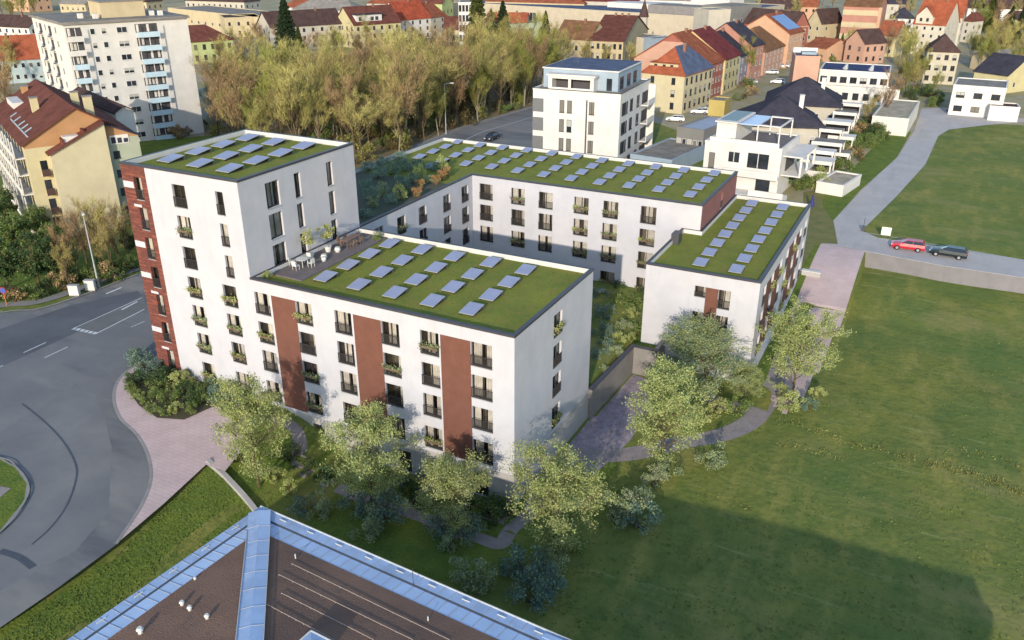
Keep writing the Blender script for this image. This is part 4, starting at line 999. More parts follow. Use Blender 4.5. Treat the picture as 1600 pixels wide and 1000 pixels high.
bx_ = house('stair_tower', 'plain salmon pink block with blue roof and white railing', (1243,89), (1282,90), 12, 9, 'flat', 0, salm, r_bl, (0,0), (0,0), cat='block')
m = MB(); W = bx_['_W']; m.box((0,7,12.3),(W,7.2,13.6), whit); m.box((W*.3,3,12.3),(W*.9,6,12.9), blue); m.build('roof_railing', bx_)
# modern white house with blue roof, and its white ground floor
mh = house('modern_house', 'white modern house with dark blue flat roof and long balcony band', (1281,110), (1391,116), 7.5, 0, 'flat', 0, whit, rcol('navy', (72,82,116)), (2,7), (2,2), C=(1400,104), ww=1.7, wh=1.5, fr='d', cat='house')
m = MB(); W = mh['_W']; m.box((-.5,-.6,4.0),(W+.5,-.1,4.3), whit); m.box((0,-3.2,-.2),(W+3,-.02,3.4), whit); m.box((0,-3.3,3.4),(W+3,-3.1,4.2), whit)
for i in range(6): m.box((W*.08+i*W*.15,-3.26,.8),(W*.08+i*W*.15+1.5,-3.19,2.6), pane_d)
m.build('terrace_base', mh)
for x in (.35,.72): m = MB(); m.tube((W*x,4,7.6),(W*x+.4,4,9.2),.8,.2,metal_l,8); m.build('roof_vent', mh)
gb = house('garage', 'white double garage with beige gravel roof at the lane bend', (1420,188), (1437,160), 3.6, 7.5, 'flat', 0, wcol('garage_white', (250,244,230)), rcol('beige_gravel', (186,174,152)), (0,0), (0,0), cat='garage')
house('garage', 'small cream carport with light flat roof by the lower lane', (1276,286), (1318,293), 1.7, 0, 'flat', 0, whit, rcol('beige_gravel',0), (0,0), (0,0), C=(1312,270), cat='garage')
house('hip_house', 'dark slate hipped roof house, the farther of two, below the salmon block', (1200,158), (1312,164), 5.2, 15, 'hip', 4.6, pale, r_sl, (1,5), (1,3), (1,3), cat='house', oh=.9, chim=0)
house('hip_house', 'dark slate hipped roof house, the nearer of two, with white chimney', (1166,192), (1284,196), 5.2, 15, 'hip', 4.6, pale, r_sl, (1,5), (1,3), (1,3), cat='house', oh=.9, chim=0)
for o_ in [x for x in COL.objects if x.name.startswith('hip_house')]:
    m = MB(); W = o_['_W']; D = o_['_D']; m.box((W*.72,D*.35,6.2),(W*.72+.9,D*.35+.9,10.2), whit); m.box((W*.72-.08,D*.35-.08,10.2),(W*.72+.98,D*.35+.98,10.35), metal_l); m.build('chimney', o_)
# terraced white balconies stepping down beside the two slate roofs
tb = thing('terrace_house', 'stack of small white balconies and pergolas beside the slate roofs', 'terraced house', (0,0,0))
def W3(px, py, z): p = G(px, py, z); return p
for i, (px, py, z) in enumerate([(1332,163,4.6),(1322,176,4.6),(1310,190,4.4),(1300,203,4.4),(1316,213,3.0),(1295,222,4.2),(1286,236,3.8),(1308,238,2.6),(1278,250,3.2)]):
    p = W3(px, py, z); m = MB(); s = 2.1+.3*(i % 3)
    m.box((p.x-s,p.y-s,-.1),(p.x+s,p.y+s,z-2.2), whit)
    for a, b in ((-1,-1),(1,-1),(1,1),(-1,1)): m.box((p.x+a*(s-.12)-.12,p.y+b*(s-.12)-.12,z-2.2),(p.x+a*(s-.12)+.12,p.y+b*(s-.12)+.12,z-.15), whit)
    m.box((p.x-s-.1,p.y-s-.1,z-.15),(p.x+s+.1,p.y+s+.1,z+.1), whit, r_gr if i % 2 else whit); m.box((p.x-s-.1,p.y-s-.1,z+.1),(p.x+s+.1,p.y-s+.1,z+.5), whit)
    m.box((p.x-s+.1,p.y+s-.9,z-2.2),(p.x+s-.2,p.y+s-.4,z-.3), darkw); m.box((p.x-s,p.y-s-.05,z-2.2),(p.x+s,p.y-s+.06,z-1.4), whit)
    m.build('balcony', tb)
# white apartment house with penthouse left of centre
WZ = 14
wa = house('apartment_house', 'white apartment house with pale blue recessed penthouse and roof mast', (833,140), (970,150), WZ, 0, 'flat', 0, wcol('bright_white', (250,244,236)), r_gr, (0,0), (0,0), C=(1033,127), cat='apartment house')
W = wa['_W']; D = wa['_D']; h = WZ
for i in range(4):
    z = h-3.8-i*3.55
    for x, w_, kd in ((.345,.055,2),(.435,.055,2 if i != 1 else 1),(.69,.06,2),(.93,.0,0)):
        if w_: link('window', hwin(w_*W, 2.3, 'd', kd), wa, (W*x*.98-.4, -.01, z), 0)
    m = MB(); m.box((.0,-.05,z-.2),(W*.125,.0,z+2.3), mat('grey_blind', (112,112,112), .7, .05, 3)); m.box((-.05,-.02,z-.2),(.02,2.8,z+2.3), mat('grey_blind',0)); m.build('corner_blind', wa)
    for y, w_ in ((.06,2.4),(.2,.7),(.32,.9),(.36,.9),(.55,.7),(.6,.7)):
        link('window', hwin(w_, 2.2, 'd', 0), wa, (W+.01, D*y, z), math.pi/2)
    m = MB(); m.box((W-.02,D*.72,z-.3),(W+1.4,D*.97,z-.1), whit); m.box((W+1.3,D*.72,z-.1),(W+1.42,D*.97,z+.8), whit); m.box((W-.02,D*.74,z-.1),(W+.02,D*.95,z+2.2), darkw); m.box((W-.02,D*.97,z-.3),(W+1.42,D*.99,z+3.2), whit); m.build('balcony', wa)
m = MB(); m.box((W*.62,-.12,-1),(W*.635,-.02,h-1.2), metal_d); m.build('downpipe', wa)
m = MB(); m.box((.8,3.2,h+.1),(W-1.6,D-1.2,h+3.6), blue); m.box((.6,3.0,h+3.6),(W-1.4,D-1.0,h+3.8), whit); m.box((.9,3.3,h+3.8),(W-1.7,D-1.3,h+3.86), r_bl)
for y in (.22,.45,.66): m.box((W-1.62,D*y,h+.3),(W-1.55,D*y+2.2,h+2.6), pane_d)
m.box((W*.78,3.12,h+.2),(W*.84,3.22,h+2.4), pane_d); m.build('penthouse', wa)
m = MB(); m.box((W*.16,.8,h+.1),(W*.2,3.2,h+2.7), whit); m.box((W*.64,.8,h+.1),(W*.68,3.2,h+2.7), whit); m.box((W*.14,.6,h+2.7),(W*.7,3.2,h+3.0), whit); m.box((W*.2,.9,h+.1),(W*.64,.98,h+.6), whit)
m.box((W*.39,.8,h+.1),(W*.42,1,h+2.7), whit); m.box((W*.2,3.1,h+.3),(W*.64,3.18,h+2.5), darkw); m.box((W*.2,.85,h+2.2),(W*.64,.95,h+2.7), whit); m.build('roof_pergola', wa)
m = MB(); m.tube((W*.24,4.5,h+3.8),(W*.24,4.5,h+9.5),.08,.04,metal_d,6); m.tube((W*.42,4.5,h+3.8),(W*.42,4.5,h+6),.05,.03,metal_d,5); m.build('mast', wa)
m = MB(); m.box((-.15,-.12,h+.3),(W+.12,.2,h+.4), metal_d); m.box((W-.2,.2,h+.3),(W+.12,D,h+.4), metal_d); m.build('railing', wa)
# deck and pale blue wall right of it, grey box house, fence wall
house('underground_garage', 'paved garage deck with pale blue side wall beside the white apartment house', (985,243), (1050,253), 2.5, 0, 'flat', 0, blue, r_gr, (0,0), (0,0), C=(1078,222), cat='garage deck')
house('pavilion', 'grey metal clad box house with flat roof between villa and white terraces', (1058,200), (1100,206), 5.5, 0, 'flat', 0, grey, mat('zinc_roof', (150,154,166), .5, .06, .5), (1,5), (0,0), C=(1120,185), ww=1.2, wh=2.0, fr='w', cat='pavilion')
house('shed', 'small ochre outbuilding at the foot of the red row house', (1108,158), (1133,160), 3.5, 6, 'flat', 0, ochre, r_gr, (0,0), (0,0), cat='shed')
# white terraced apartment house nearest on the right
ta = house('apartment_house', 'white terraced apartment house with roof pergola right behind the east block', (1102,222), (1222,236), 8.2, 0, 'flat', 0, wcol('bright_white',0), terr, (0,0), (0,0), C=(1252,214), cat='apartment house')
W = ta['_W']; D = ta['_D']; h = 8.2; bw = wcol('bright_white',0)
m = MB(); m.box((W*.1,D*.12,h+.1),(W*.36,D*.92,h+3.4), bw); m.box((W*.08,D*.08,h+3.4),(W*.38,D*.95,h+3.6), whit); m.box((W*.12,D*.15,h+3.6),(W*.34,D*.9,h+3.7), mat('teal_roof', (128,146,150), .6, .06, 1)); m.build('penthouse', ta)
m = MB(); m.box((W*.36,D*.2,h+3.1),(W*.62,D*.9,h+3.3), mat('glass_awning', (170,186,214), .3, .05, 1))
for x in (.62,.9):
    for y in (.2,.88): m.box((W*x-.1,D*y-.1,h),(W*x+.1,D*y+.1,h+3.3), whit)
m.box((W*.62,D*.18,h+3.2),(W*.9,D*.22,h+3.4), whit); m.box((W*.62,D*.86,h+3.2),(W*.9,D*.9,h+3.4), whit); m.box((W*.89,D*.22,h+3.2),(W*.91,D*.86,h+3.4), whit); m.build('pergola', ta)
m = MB(); m.box((W*.05,.3,h),(W*.95,.55,h+1.0), bw); m.box((W*.3,.6,h+.2),(W*.85,1.2,h+.9), mat('hedge_box', (92,104,58), .95, .25, 3, bump=.6)); m.build('parapet', ta)
link('window', hwin(1.0, 2.6, 'd', 2), ta, (W*.07,-.01,h-4.2), 0)
for x0, x1, z0, z1 in ((.33,.47,h-2.8,h-1.1),(.58,.85,h-3.4,h-.9)):
    m = MB(); m.box((W*x0,-.05,z0),(W*x1,.01,z1), pane_d); m.box((W*(x0+x1)/2-.06,-.09,z0),(W*(x0+x1)/2+.06,.0,z1), framew); m.build('window', ta)
m = MB(); m.box((W*.32,-1.9,h-4.6),(W*1.02,-.02,h-4.4), bw); m.box((W*.32,-2.0,h-4.6),(W*1.02,-1.8,h-3.4), bw); m.build('balcony', ta)
m = MB(); m.box((W*.36,-3.4,h-8.2),(W*1.14,-.06,h-7.2), bw); m.box((W*.7,-3.5,h-7.2),(W*1.14,-3.3,h-6.2), bw); m.box((W*.36,-.1,h-7.2),(W*.46,-.03,h-5.3), pane_d); m.box((W*.72,-.1,h-7.1),(W*.9,-.03,h-5.2), pane_d); m.build('lower_terrace', ta)
m = MB(); m.box((W*.3,-5.6,-.5),(W*1.0,-3.42,.9), bw); m.box((W*.6,-7.0,-.5),(W*1.0,-5.62,.5), bw); m.build('step_terrace', ta)
m = MB(); m.box((W+.02,D*.1,h-4.4),(W+3.2,D*.95,h-4.2), bw)
for y in (.1,.5,.92): m.box((W+2.9,D*y,h-4.2),(W+3.2,D*y+.3,h-1.2), bw)
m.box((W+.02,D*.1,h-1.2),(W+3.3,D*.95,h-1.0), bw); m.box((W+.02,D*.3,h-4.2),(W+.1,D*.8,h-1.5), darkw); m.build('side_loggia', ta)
m = MB(); m.tube((W+6.5,-3,-.2),(W+6.5,-3,2.4),.05,.05,metal_d,6); m.tube((W+6.5,-3,.6),(W+6.5,-3,2.6),.45,.1,mat('navy_cloth',(60,60,110),.8,.1,2),8); 
o = m.build('parasol'); o.location = ta.location; o.rotation_euler = ta.rotation_euler
for k_, v_ in dict(label='folded navy parasol beside the white terraced house', category='parasol').items(): o[k_] = v_
# filler houses along the top edge so that the town runs on
for i, (px, py, z, wd, dp, wm_, rm_, lab) in enumerate([
 (470,12,8,26,14,whit,r_te,'white house with terracotta roof at the top edge behind the long dark roof'),
 (500,16,9,34,14,whit,r_gr,'long white building with small square windows behind the yellow house'),
 (610,6,9,30,14,pale,r_te,'pale house with reddish roof behind the orange red roof'),
 (665,5,12,16,12,grn,r_br,'bright green block peeping over the terracotta roof'),
 (330,2,8,40,14,pale,r_dk,'dark roofed row at the top edge above the lime green house'),
 (200,2,9,22,12,cream,r_dk,'cream house at the top edge behind the high rise roof'),
 (110,6,8,18,12,cream,r_gr,'small cream block beyond the high rise on the left'),
 (10,42,6,22,12,whit,r_dk,'white house among trees in the top left corner'),
 (830,4,12,50,16,cream,r_te,'cream hall with red strip roof at the top edge'),
 (930,2,13,40,16,pale,r_ma,'long building with maroon roof at the top edge'),
 (1030,0,14,34,14,whit,r_gr,'white office block behind the hall roof'),
 (1215,14,7,18,12,cream,r_dk,'cream house in the bare trees above the pink row'),
 (1255,10,7,14,10,peach,r_te,'peach house beyond the bare trees at the top edge'),
 (1395,6,8,18,12,pale,r_sl,'pale house with slate roof between striped block and villa'),
 (1410,28,6,10,9,whit,r_sl,'small white house with slate roof left of the tall villa'),
 (1560,4,8,20,12,whit,r_br,'white house at the top edge right of the villa')]):
    g = G(px, py, z); house('house', lab, None, None, z, dp, hr.choice(['gx','hip']), 4, wm_, rm_, (2,max(3,int(wd/3.5))), (2,3), (0,0), world=((g.x-wd/2*math.cos(.15), g.y), (g.x+wd/2, g.y+wd*.1)), fr='d')

k_ = 0
fr_ = random.Random(31)
FW = [('white',whit),('cream',cream),('pale',pale),('yellow',yell),('peach',peach)]; FR = [('dark roof',r_dk),('terracotta roof',r_te),('brown roof',r_br),('slate roof',r_sl)]
for px, py in [(5,2),(60,-2),(150,-3),(260,-4),(300,-8),(390,-6),(440,-3),(540,-2),(590,-6),(655,-8),(700,-10),(780,-9),(860,-10),(960,-9),(1110,-8),(1180,-4),(1240,-4),(1300,-6),(1350,-9),(1400,-5),(1460,-9),(1520,-6),(1570,-8),(1610,2),(30,18),(1228,22),(1395,14),(1590,14)]:
    a_, b_ = FW[k_ % 5]; c_, d_ = FR[(k_*3+k_//5) % 4]; k_ += 1
    g = G(px, py, 0); wd = fr_.uniform(14,26); an = fr_.uniform(-.2,.3); u_ = Vector((math.cos(an), math.sin(an)))
    house('house', '%s house, %s, far top edge, %s' % (a_, c_, ['leftmost','second from the left','above the high rise roof','right of the high rise','further right of the high rise','above the lime green house','above the long dark row','above the yellow house','above the wide dormer','above the orange red roof','left of the glass banded block','at the left end of the hall','behind the left part of the hall','behind the middle of the hall','behind the roof plant','behind the beige stair tower','right of the hall','above the pink row','left of the striped block','above the striped block','right of the striped block','above the tall white villa','right of the villa','in the dark firs','rightmost','in the bare trees at the left','in the bare trees above the row','left of the villa','at the right edge'][k_-1]), None, None, fr_.uniform(6,10), fr_.uniform(10,14), 'gx' if k_ % 3 else 'hip', 4, a_ and b_, d_, (2,5), (2,3), (0,0), world=((g.x-u_.x*wd/2, g.y-u_.y*wd/2), (g.x+u_.x*wd/2, g.y+u_.y*wd/2)), fr='d')
# ---------------------------------------------------------------- vegetation prototypes
def clump_pts(rnd, n, rx, ry, rz, zc, k, cr, low=0):
    """leaf positions gathered in k clumps on and in an ellipsoid"""
    C = []
    for i in range(k):
        v = Vector((rnd.gauss(0,1), rnd.gauss(0,1), rnd.gauss(0,1))).normalized(); f = rnd.uniform(.35, 1)**.6
        C.append((Vector((v.x*rx*f, v.y*ry*f, zc+v.z*rz*f*(1 if v.z > 0 else .8))), cr*rnd.uniform(.6, 1.3)))
    out = []
    for i in range(n):
        c, r = C[rnd.randrange(k)]; v = Vector((rnd.gauss(0,1), rnd.gauss(0,1), rnd.gauss(0,.8))).normalized()*r*rnd.random()**.45
        p = c+v
        if p.z > low: out.append(p)
    return out, C
def tree_mesh(seed, h, rx, rz, n, leaf, mats, k=34, cr=.7, trunk_r=.12):
    rnd = random.Random(seed); zc = h-rz
    pts, C = clump_pts(rnd, n, rx, rx, rz, zc, k, cr, .4)
    m = MB(); mt = mats[0]
    cm = [rnd.choice(mats) for _ in range(k)]
    for p in pts: leaf_quad(m, p, leaf*rnd.uniform(.6, 1.3), rnd, mats[0] if rnd.random() < .7 else rnd.choice(mats))
    crown = m.mesh('crown')
    t = MB(); top = Vector((rnd.gauss(0,.15), rnd.gauss(0,.15), zc+rz*.4)); p = Vector((0,0,-.3)); r = trunk_r
    for i in range(1, 6):
        q = top*(i/5)+Vector((rnd.gauss(0,.07), rnd.gauss(0,.07), 0)); q.z = -.3+(top.z+.3)*i/5
        t.tube(p, q, r, r*.8, bark, 7, False); p, r = q, r*.8
    for c, _ in C[:22]:
        z0 = max(.25*h, min(c.z-rx*.5, top.z*.9)); a = Vector((top.x*z0/top.z, top.y*z0/top.z, z0)); mid_ = a.lerp(c, .5)+Vector((0,0,.15))
        t.tube(a, mid_, trunk_r*.4, trunk_r*.25, bark, 5, False); t.tube(mid_, c, trunk_r*.25, trunk_r*.08, bark, 4, False)
    return t.mesh('trunk'), crown
def airy_mesh(seed, h, spread, n, leaf, mats, low=.2, fl=.26):
    """young feathery tree: branching skeleton with small leaves strung along the outer twigs"""
    rnd = random.Random(seed); t = MB(); c = MB(); tips = []
    def seg(p, d, L, r, lv):
        q = p+d*L*.5+Vector((rnd.gauss(0,.03), rnd.gauss(0,.03), 0))*L; e = q+(d+Vector((rnd.gauss(0,.15), rnd.gauss(0,.15), .05))).normalized()*L*.5
        t.tube(p, q, r, r*.75, bark if lv < 2 else barkp, 6 if lv < 2 else 3, False); t.tube(q, e, r*.75, r*.4, bark if lv < 2 else barkp, 6 if lv < 2 else 3, False)
        if lv >= 1: tips.append((p.lerp(q, .6), lv)); tips.append((q, lv)); tips.append((e, lv)); tips.append((q.lerp(e, .5), lv))
        if lv >= 3: return
        for i in range((20, 5, 3)[lv]):
            f = low+(1-low)*(i+rnd.random())/20 if lv == 0 else rnd.uniform(.25, 1)
            a = (p.lerp(q, f*2) if f < .5 else q.lerp(e, f*2-1)); an = i*2.4+rnd.random() if lv == 0 else rnd.random()*6.283
            s = rnd.uniform(.7, 1.25)*spread; dd = (d*rnd.uniform(.3,.7)+Vector((math.cos(an)*s, math.sin(an)*s, .12))).normalized()
            Lf = (.52*(1-.55*abs(f-.42)/.58) if lv == 0 else rnd.uniform(.4, .62)); seg(a, dd, L*Lf*rnd.uniform(.8,1.15), r*(.38 if lv == 0 else .5), lv+1)
    seg(Vector((0,0,-.3)), Vector((0,0,1)), h*.93, h*.016, 0)
    W_ = [x for x in tips if x[1] >= 2]; pick = [rnd.choice(mats) for _ in W_]
    for i in range(n):
        j_ = rnd.randrange(len(W_)); p = W_[j_][0]+Vector((rnd.gauss(0,fl), rnd.gauss(0,fl), rnd.gauss(0,fl*.8)))
        leaf_quad(c, p, leaf*rnd.uniform(.6,1.35), rnd, mats[0] if rnd.random() < .45 else pick[j_])
    return t.mesh('trunk'), c.mesh('crown')
def make_tree(name, ms, label, cat='tree', group=None):
    t = thing(name, label, cat, group=group)
    link('trunk', ms[0], t); link('crown', ms[1], t); return t
def shrub_mesh(seed, r, hz, n, leaf, mats, k=14):
    rnd = random.Random(seed); pts, C = clump_pts(rnd, n, r, r, hz*.6, hz*.5, k, r*.38, .02); m = MB()
    for p in pts: leaf_quad(m, p, leaf*rnd.uniform(.6,1.3), rnd, mats[0] if rnd.random() < .75 else rnd.choice(mats))
    b = MB()
    for c, _ in C: b.tube((0,0,-.1), c, .03, .01, bark, 4, False)
    return b.mesh('stem'), m.mesh('foliage')
def make_shrub(name, ms, label, cat='shrub', group=None):
    t = thing(name, label, cat, group=group); link('stem', ms[0], t); link('foliage', ms[1], t); return t
def bare_mesh(seed, h, spread, tm, nt_=3000, up_=.75, lean=0, hazy=900):
    """leafless tree: trunk, limbs, branches and a crown of thin twigs"""
    rnd = random.Random(seed); t = MB(); c = MB(); tips = []
    def seg(p, d, L, r, lv):
        q = p+d*L*.5+Vector((rnd.gauss(0,.04), rnd.gauss(0,.04), 0))*L; e = q+(d+Vector((rnd.gauss(0,.12), rnd.gauss(0,.12), .06))).normalized()*L*.5
        t.tube(p, q, r, r*.75, barkp if lv < 2 and seed % 3 == 0 else bark, 5 if lv < 2 else 3, False); t.tube(q, e, r*.75, r*.45, bark, 5 if lv < 2 else 3, False)
        tips.append((p.lerp(e, .5), d, lv)); tips.append((e, d, lv))
        if lv >= 3: return
        nb = (9, 5, 3)[lv]
        for i in range(nb):
            f = rnd.uniform(.3, 1) if lv else rnd.uniform(.28, 1)
            a = p.lerp(e, f); an = rnd.random()*6.283; s = rnd.uniform(.45, .95)*spread
            dd = (d*up_+Vector((math.cos(an)*s, math.sin(an)*s, .25))).normalized()
            seg(a, dd, L*rnd.uniform(.38, .6), r*.42, lv+1)
    seg(Vector((0,0,-.3)), Vector((lean, 0, 1)).normalized(), h*.8, h*.013+.04, 0)
    far_ = [x for x in tips if x[2] >= 2]
    k = c.mid(tm)
    for i in range(nt_):
        p, d, lv = far_[rnd.randrange(len(far_))]; dd = (d*.8+Vector((rnd.gauss(0,.5), rnd.gauss(0,.5), rnd.gauss(.25,.35)))).normalized()
        L = rnd.uniform(.5, 1.5)*h/14; a = p+Vector((rnd.gauss(0,.25), rnd.gauss(0,.25), rnd.gauss(0,.25)))
        s = dd.orthogonal().normalized(); s = (s*math.cos(i)+dd.cross(s)*math.sin(i))*rnd.uniform(.018, .04); n = len(c.v)
        b = a+dd*L; c.v += [tuple(a-s), tuple(a+s), tuple(b)]; c.f.append((n,n+1,n+2)); c.mi.append(k)
    for i in range(hazy):
        p, d, lv = far_[rnd.randrange(len(far_))]; leaf_quad(c, p+Vector((rnd.gauss(0,.5), rnd.gauss(0,.5), rnd.gauss(0,.5))), rnd.uniform(.06,.15), rnd, tm)
    return t.mesh('trunk'), c.mesh('twigs')
def make_bare(ms, label, group=None):
    t = thing('bare_tree', label, 'bare tree', group=group); link('trunk', ms[0], t); link('twigs', ms[1], t); return t
def conifer_mesh(seed, h, r, n=5000, mt=None):
    rnd = random.Random(seed); t = MB(); t.tube((0,0,-.3),(0,0,h*.95),.22,.03,bark,7); c = MB()
    for i in range(n):
        z = h*(.08+.92*rnd.random()**1.25); rr = r*(1-z/h)**.8*(.65+.35*math.sin(z*4.2)**2)+.1; an = rnd.random()*6.283; q = rr*rnd.random()**.35
        leaf_quad(c, Vector((q*math.cos(an), q*math.sin(an), z-q*.25)), rnd.uniform(.12,.28), rnd, mt or leaf_c)
    return t.mesh('trunk'), c.mesh('crown')
vr = random.Random(5)
def seen(x, y, z=0):
    d = Vector((x, y, z))-CAM; w_ = d.dot(fw); return 800+F_PX*d.dot(rt)/w_, 500-F_PX*d.dot(up)/w_
KIND = ['broad golden', 'brownish', 'widest golden', 'slender olive', 'ragged golden', 'narrow golden']
# ---- the wood between the high rise and the main road
protos = [make_bare(bare_mesh(21+i, 14, sp_, mt, 3300, hazy=420), '') for i, (sp_, mt) in enumerate([(.8,twig_g),(.6,twig_b),(.95,twig_g),(.5,twig_o),(.75,twig_g),(.6,twig_g)])]
poly = [(328,212),(420,258),(560,258),(640,238),(692,212),(830,166),(880,140),(850,128),(760,132),(640,150),(450,168),(345,170)]
def inpoly(x, y, P):
    c = False
    for a, b in zip(P, P[1:]+P[:1]):
        if (a[1] > y) != (b[1] > y) and x < (b[0]-a[0])*(y-a[1])/(b[1]-a[1])+a[0]: c = not c
    return c
PW = [tuple(G(*p)[:2]) for p in poly]; done = []
bx0 = min(p[0] for p in PW); bx1 = max(p[0] for p in PW); by0 = min(p[1] for p in PW); by1 = max(p[1] for p in PW)
tries = 0
while len(done) < 150 and tries < 20000:
    tries += 1; x = vr.uniform(bx0, bx1); y = vr.uniform(by0, by1)
    if not inpoly(x, y, PW) or any((x-a)**2+(y-b)**2 < 19 for a, b in done): continue
    done.append((x, y)); pr = vr.choice(protos)
    q_ = seen(x, y); zn = 'left end' if q_[0] < 400 else 'part behind the tower' if q_[0] < 540 else 'middle' if q_[0] < 660 else 'right end'
    dn = 'front' if (q_[1] > 200 or (q_[0] > 660 and q_[1] > 172)) else 'back' if q_[1] < 160 else 'depth'
    lb = '%s leafless tree in the %s of the wood, %s' % (KIND[protos.index(pr)], dn, zn)
    place(pr, (x, y, 0), vr.random()*6.28, lb, 'bare trees: '+lb, vr.uniform(.62, 1.18))
# undergrowth in the wood
ug = [make_shrub('brushwood', shrub_mesh(60+i, 1.5, 2.0, 700, .13, mm), '', 'brushwood') for i, mm in enumerate([[leaf_br,twig_b],[leaf_g,leaf_br],[twig_o,leaf_d]])]
for i in range(120):
    for _ in range(50):
        x = vr.uniform(bx0, bx1); y = vr.uniform(by0, by1)
        if inpoly(x, y, PW): break
    place(ug[i % 3], (x, y, 0), vr.random()*6.28, *(lambda k_: ('%s brushwood shrub on the floor of the wood, %s' % (k_, 'left half' if seen(x,y)[0] < 560 else 'right half'), '%s brushwood, %s' % (k_, 'left half' if seen(x,y)[0] < 560 else 'right half')))(['brown','green','olive'][i % 3]), vr.uniform(.8, 1.7))
# conifers and single trees about the town, sighted at their feet
con = [make_tree('conifer', conifer_mesh(81, 15, 4.4, 9000), '', 'conifer'), make_tree('conifer', conifer_mesh(82, 15, 3.2, 7000, leafmat('needles_olive',(92,98,46),(70,78,38),.35)), '', 'conifer')]
for px, py, k, s, lab in [(455,120,0,1.6,'big dark spruce in front of the dark brown roofed row'),(474,132,1,1.1,'smaller green spruce leaning on the big dark one'),(747,112,1,1.95,'tallest olive green conifer at the right end of the wood'),(786,112,0,1.45,'dark conifer just right of the tallest olive one'),(768,114,1,1.3,'short olive conifer between two taller ones'),(1000,60,0,.5,'tiny dark conifer by the turret of the large cream house'),(852,72,0,.9,'dark conifer behind the bare trees left of the white apartment house'),
  (1312,88,1,.55,'small bushy conifer in the garden of the pink house'),(1570,70,0,1.0,'dark fir at the top right among bare trees'),(1540,52,1,1.1,'olive fir at the top right beside the dark one'),(1548,40,0,1.2,'tall dark fir near the top right corner'),(1590,60,0,.9,'dark fir at the very right edge'),(1380,172,1,.3,'small conical evergreen beside the white double garage')]:
    g = G(px, py); place(con[k], (g.x, g.y, 0), vr.random()*6, lab, None, s)
bt = protos
town = [(880,110,1.0,0),(868,118,.9,1),(900,105,1.0,3),(915,112,.8,0),(935,100,.9,1),(955,108,.8,1),(985,112,.7,4),(945,112,.7,5),(860,95,1.0,4),(840,110,.9,3),(1190,30,1.0,0),(1205,26,1.1,0),(1218,34,.9,1),(1235,24,1.0,0),(1250,30,.9,4),(1275,55,.6,1),(1285,66,.5,0),(1392,28,1.1,4),(1400,44,1.0,1),(1385,16,1.1,4),(1412,70,.8,3),(1415,110,1.0,3),(1425,125,.9,0),(1410,90,.9,5),(1438,120,.8,1),(1440,135,.8,3),(1425,150,.7,0),(1460,150,.6,3),(1400,140,.7,4),(1528,60,1.2,3),(1545,85,1.0,4),(1560,80,1.1,1),(1575,90,1.0,4),(1530,110,.9,3),(1545,112,.8,3),(1515,95,.9,3),(1598,85,1.0,1),(1550,50,1.1,1),(1523,35,1.0,3),(1580,45,1.0,4),
 (365,88,.8,4),(380,98,.8,1),(395,92,.9,0),(405,84,.9,1),(420,104,.8,4),(500,88,.7,1),(515,96,.8,4),(485,100,.8,1),(350,110,.8,0),(20,42,1.3,3),(38,36,1.3,5),(55,28,1.2,3),(5,30,1.2,5),(30,18,1.2,1),(80,10,1.1,1),(-10,150,1.1,4),(10,165,1.1,1),(22,130,1.0,4),(5,120,1.0,1),(100,150,.6,4),(230,8,1.2,1),(250,6,1.1,4),(180,8,1.2,1),(810,80,.8,1),(825,86,.7,5),(775,90,.8,4),(1180,18,.9,4),(1195,12,.9,5),(1225,10,.9,0),(1300,16,1.0,1),(1285,8,1.0,4),(1378,8,1,1)]
tw = random.Random(77)
for P_, n_, ks_ in (([(0,60),(30,60),(40,130),(0,150)],14,(1,4,0)),([(0,150),(60,150),(20,250),(-40,260)],12,(1,4)),([(560,60),(760,60),(800,100),(560,100)],26,(0,5,3)),([(1180,5),(1270,5),(1270,50),(1200,45)],16,(0,1,5)),([(1380,5),(1425,5),(1420,60),(1385,60)],12,(1,4)),([(1510,30),(1600,30),(1600,115),(1520,115)],26,(4,1,3)),([(1395,60),(1425,60),(1445,150),(1390,150)],14,(3,4,0)),([(340,70),(420,80),(540,80),(540,110),(340,110)],18,(4,1,0)),([(0,8),(60,8),(60,30),(0,30)],8,(1,3)),([(1140,118),(1175,124),(1230,140),(1150,160)],5,(0,3)),([(1180,60),(1260,60),(1262,80),(1180,100)],5,(1,0)),([(1285,100),(1310,60),(1400,60),(1400,96)],7,(0,3,1)),([(1340,180),(1378,176),(1380,196),(1335,210)],4,(1,4)),([(1500,100),(1560,95),(1560,118),(1500,116)],6,(4,3)),([(820,60),(870,60),(880,100),(820,100)],8,(0,1,5))):
    xs_ = [p[0] for p in P_]; ys_ = [p[1] for p in P_]; c_ = 0
    n_ = max(2, int(n_*.4))
    while c_ < n_:
        x_ = tw.uniform(min(xs_), max(xs_)); y_ = tw.uniform(min(ys_), max(ys_))
        if inpoly(x_, y_, P_): town.append((x_, y_, tw.uniform(.55, 1.0), tw.choice(ks_))); c_ += 1
wh_ = ['far left', 'left of the wood', 'behind the white apartment house', 'among the pink houses', 'beside the tall white villa', 'at the top right']
for i, (px, py, s, k) in enumerate(town):
    g = G(px, py)
    z = wh_[0] if px < 300 else wh_[1] if px < 560 else wh_[2] if px < 1000 else wh_[3] if px < 1380 else wh_[4] if px < 1500 else wh_[5]
    place(bt[k], (g.x, g.y, 0), vr.random()*6, KIND[k]+' leafless town tree '+z, KIND[k]+' bare trees '+z, s*.72)
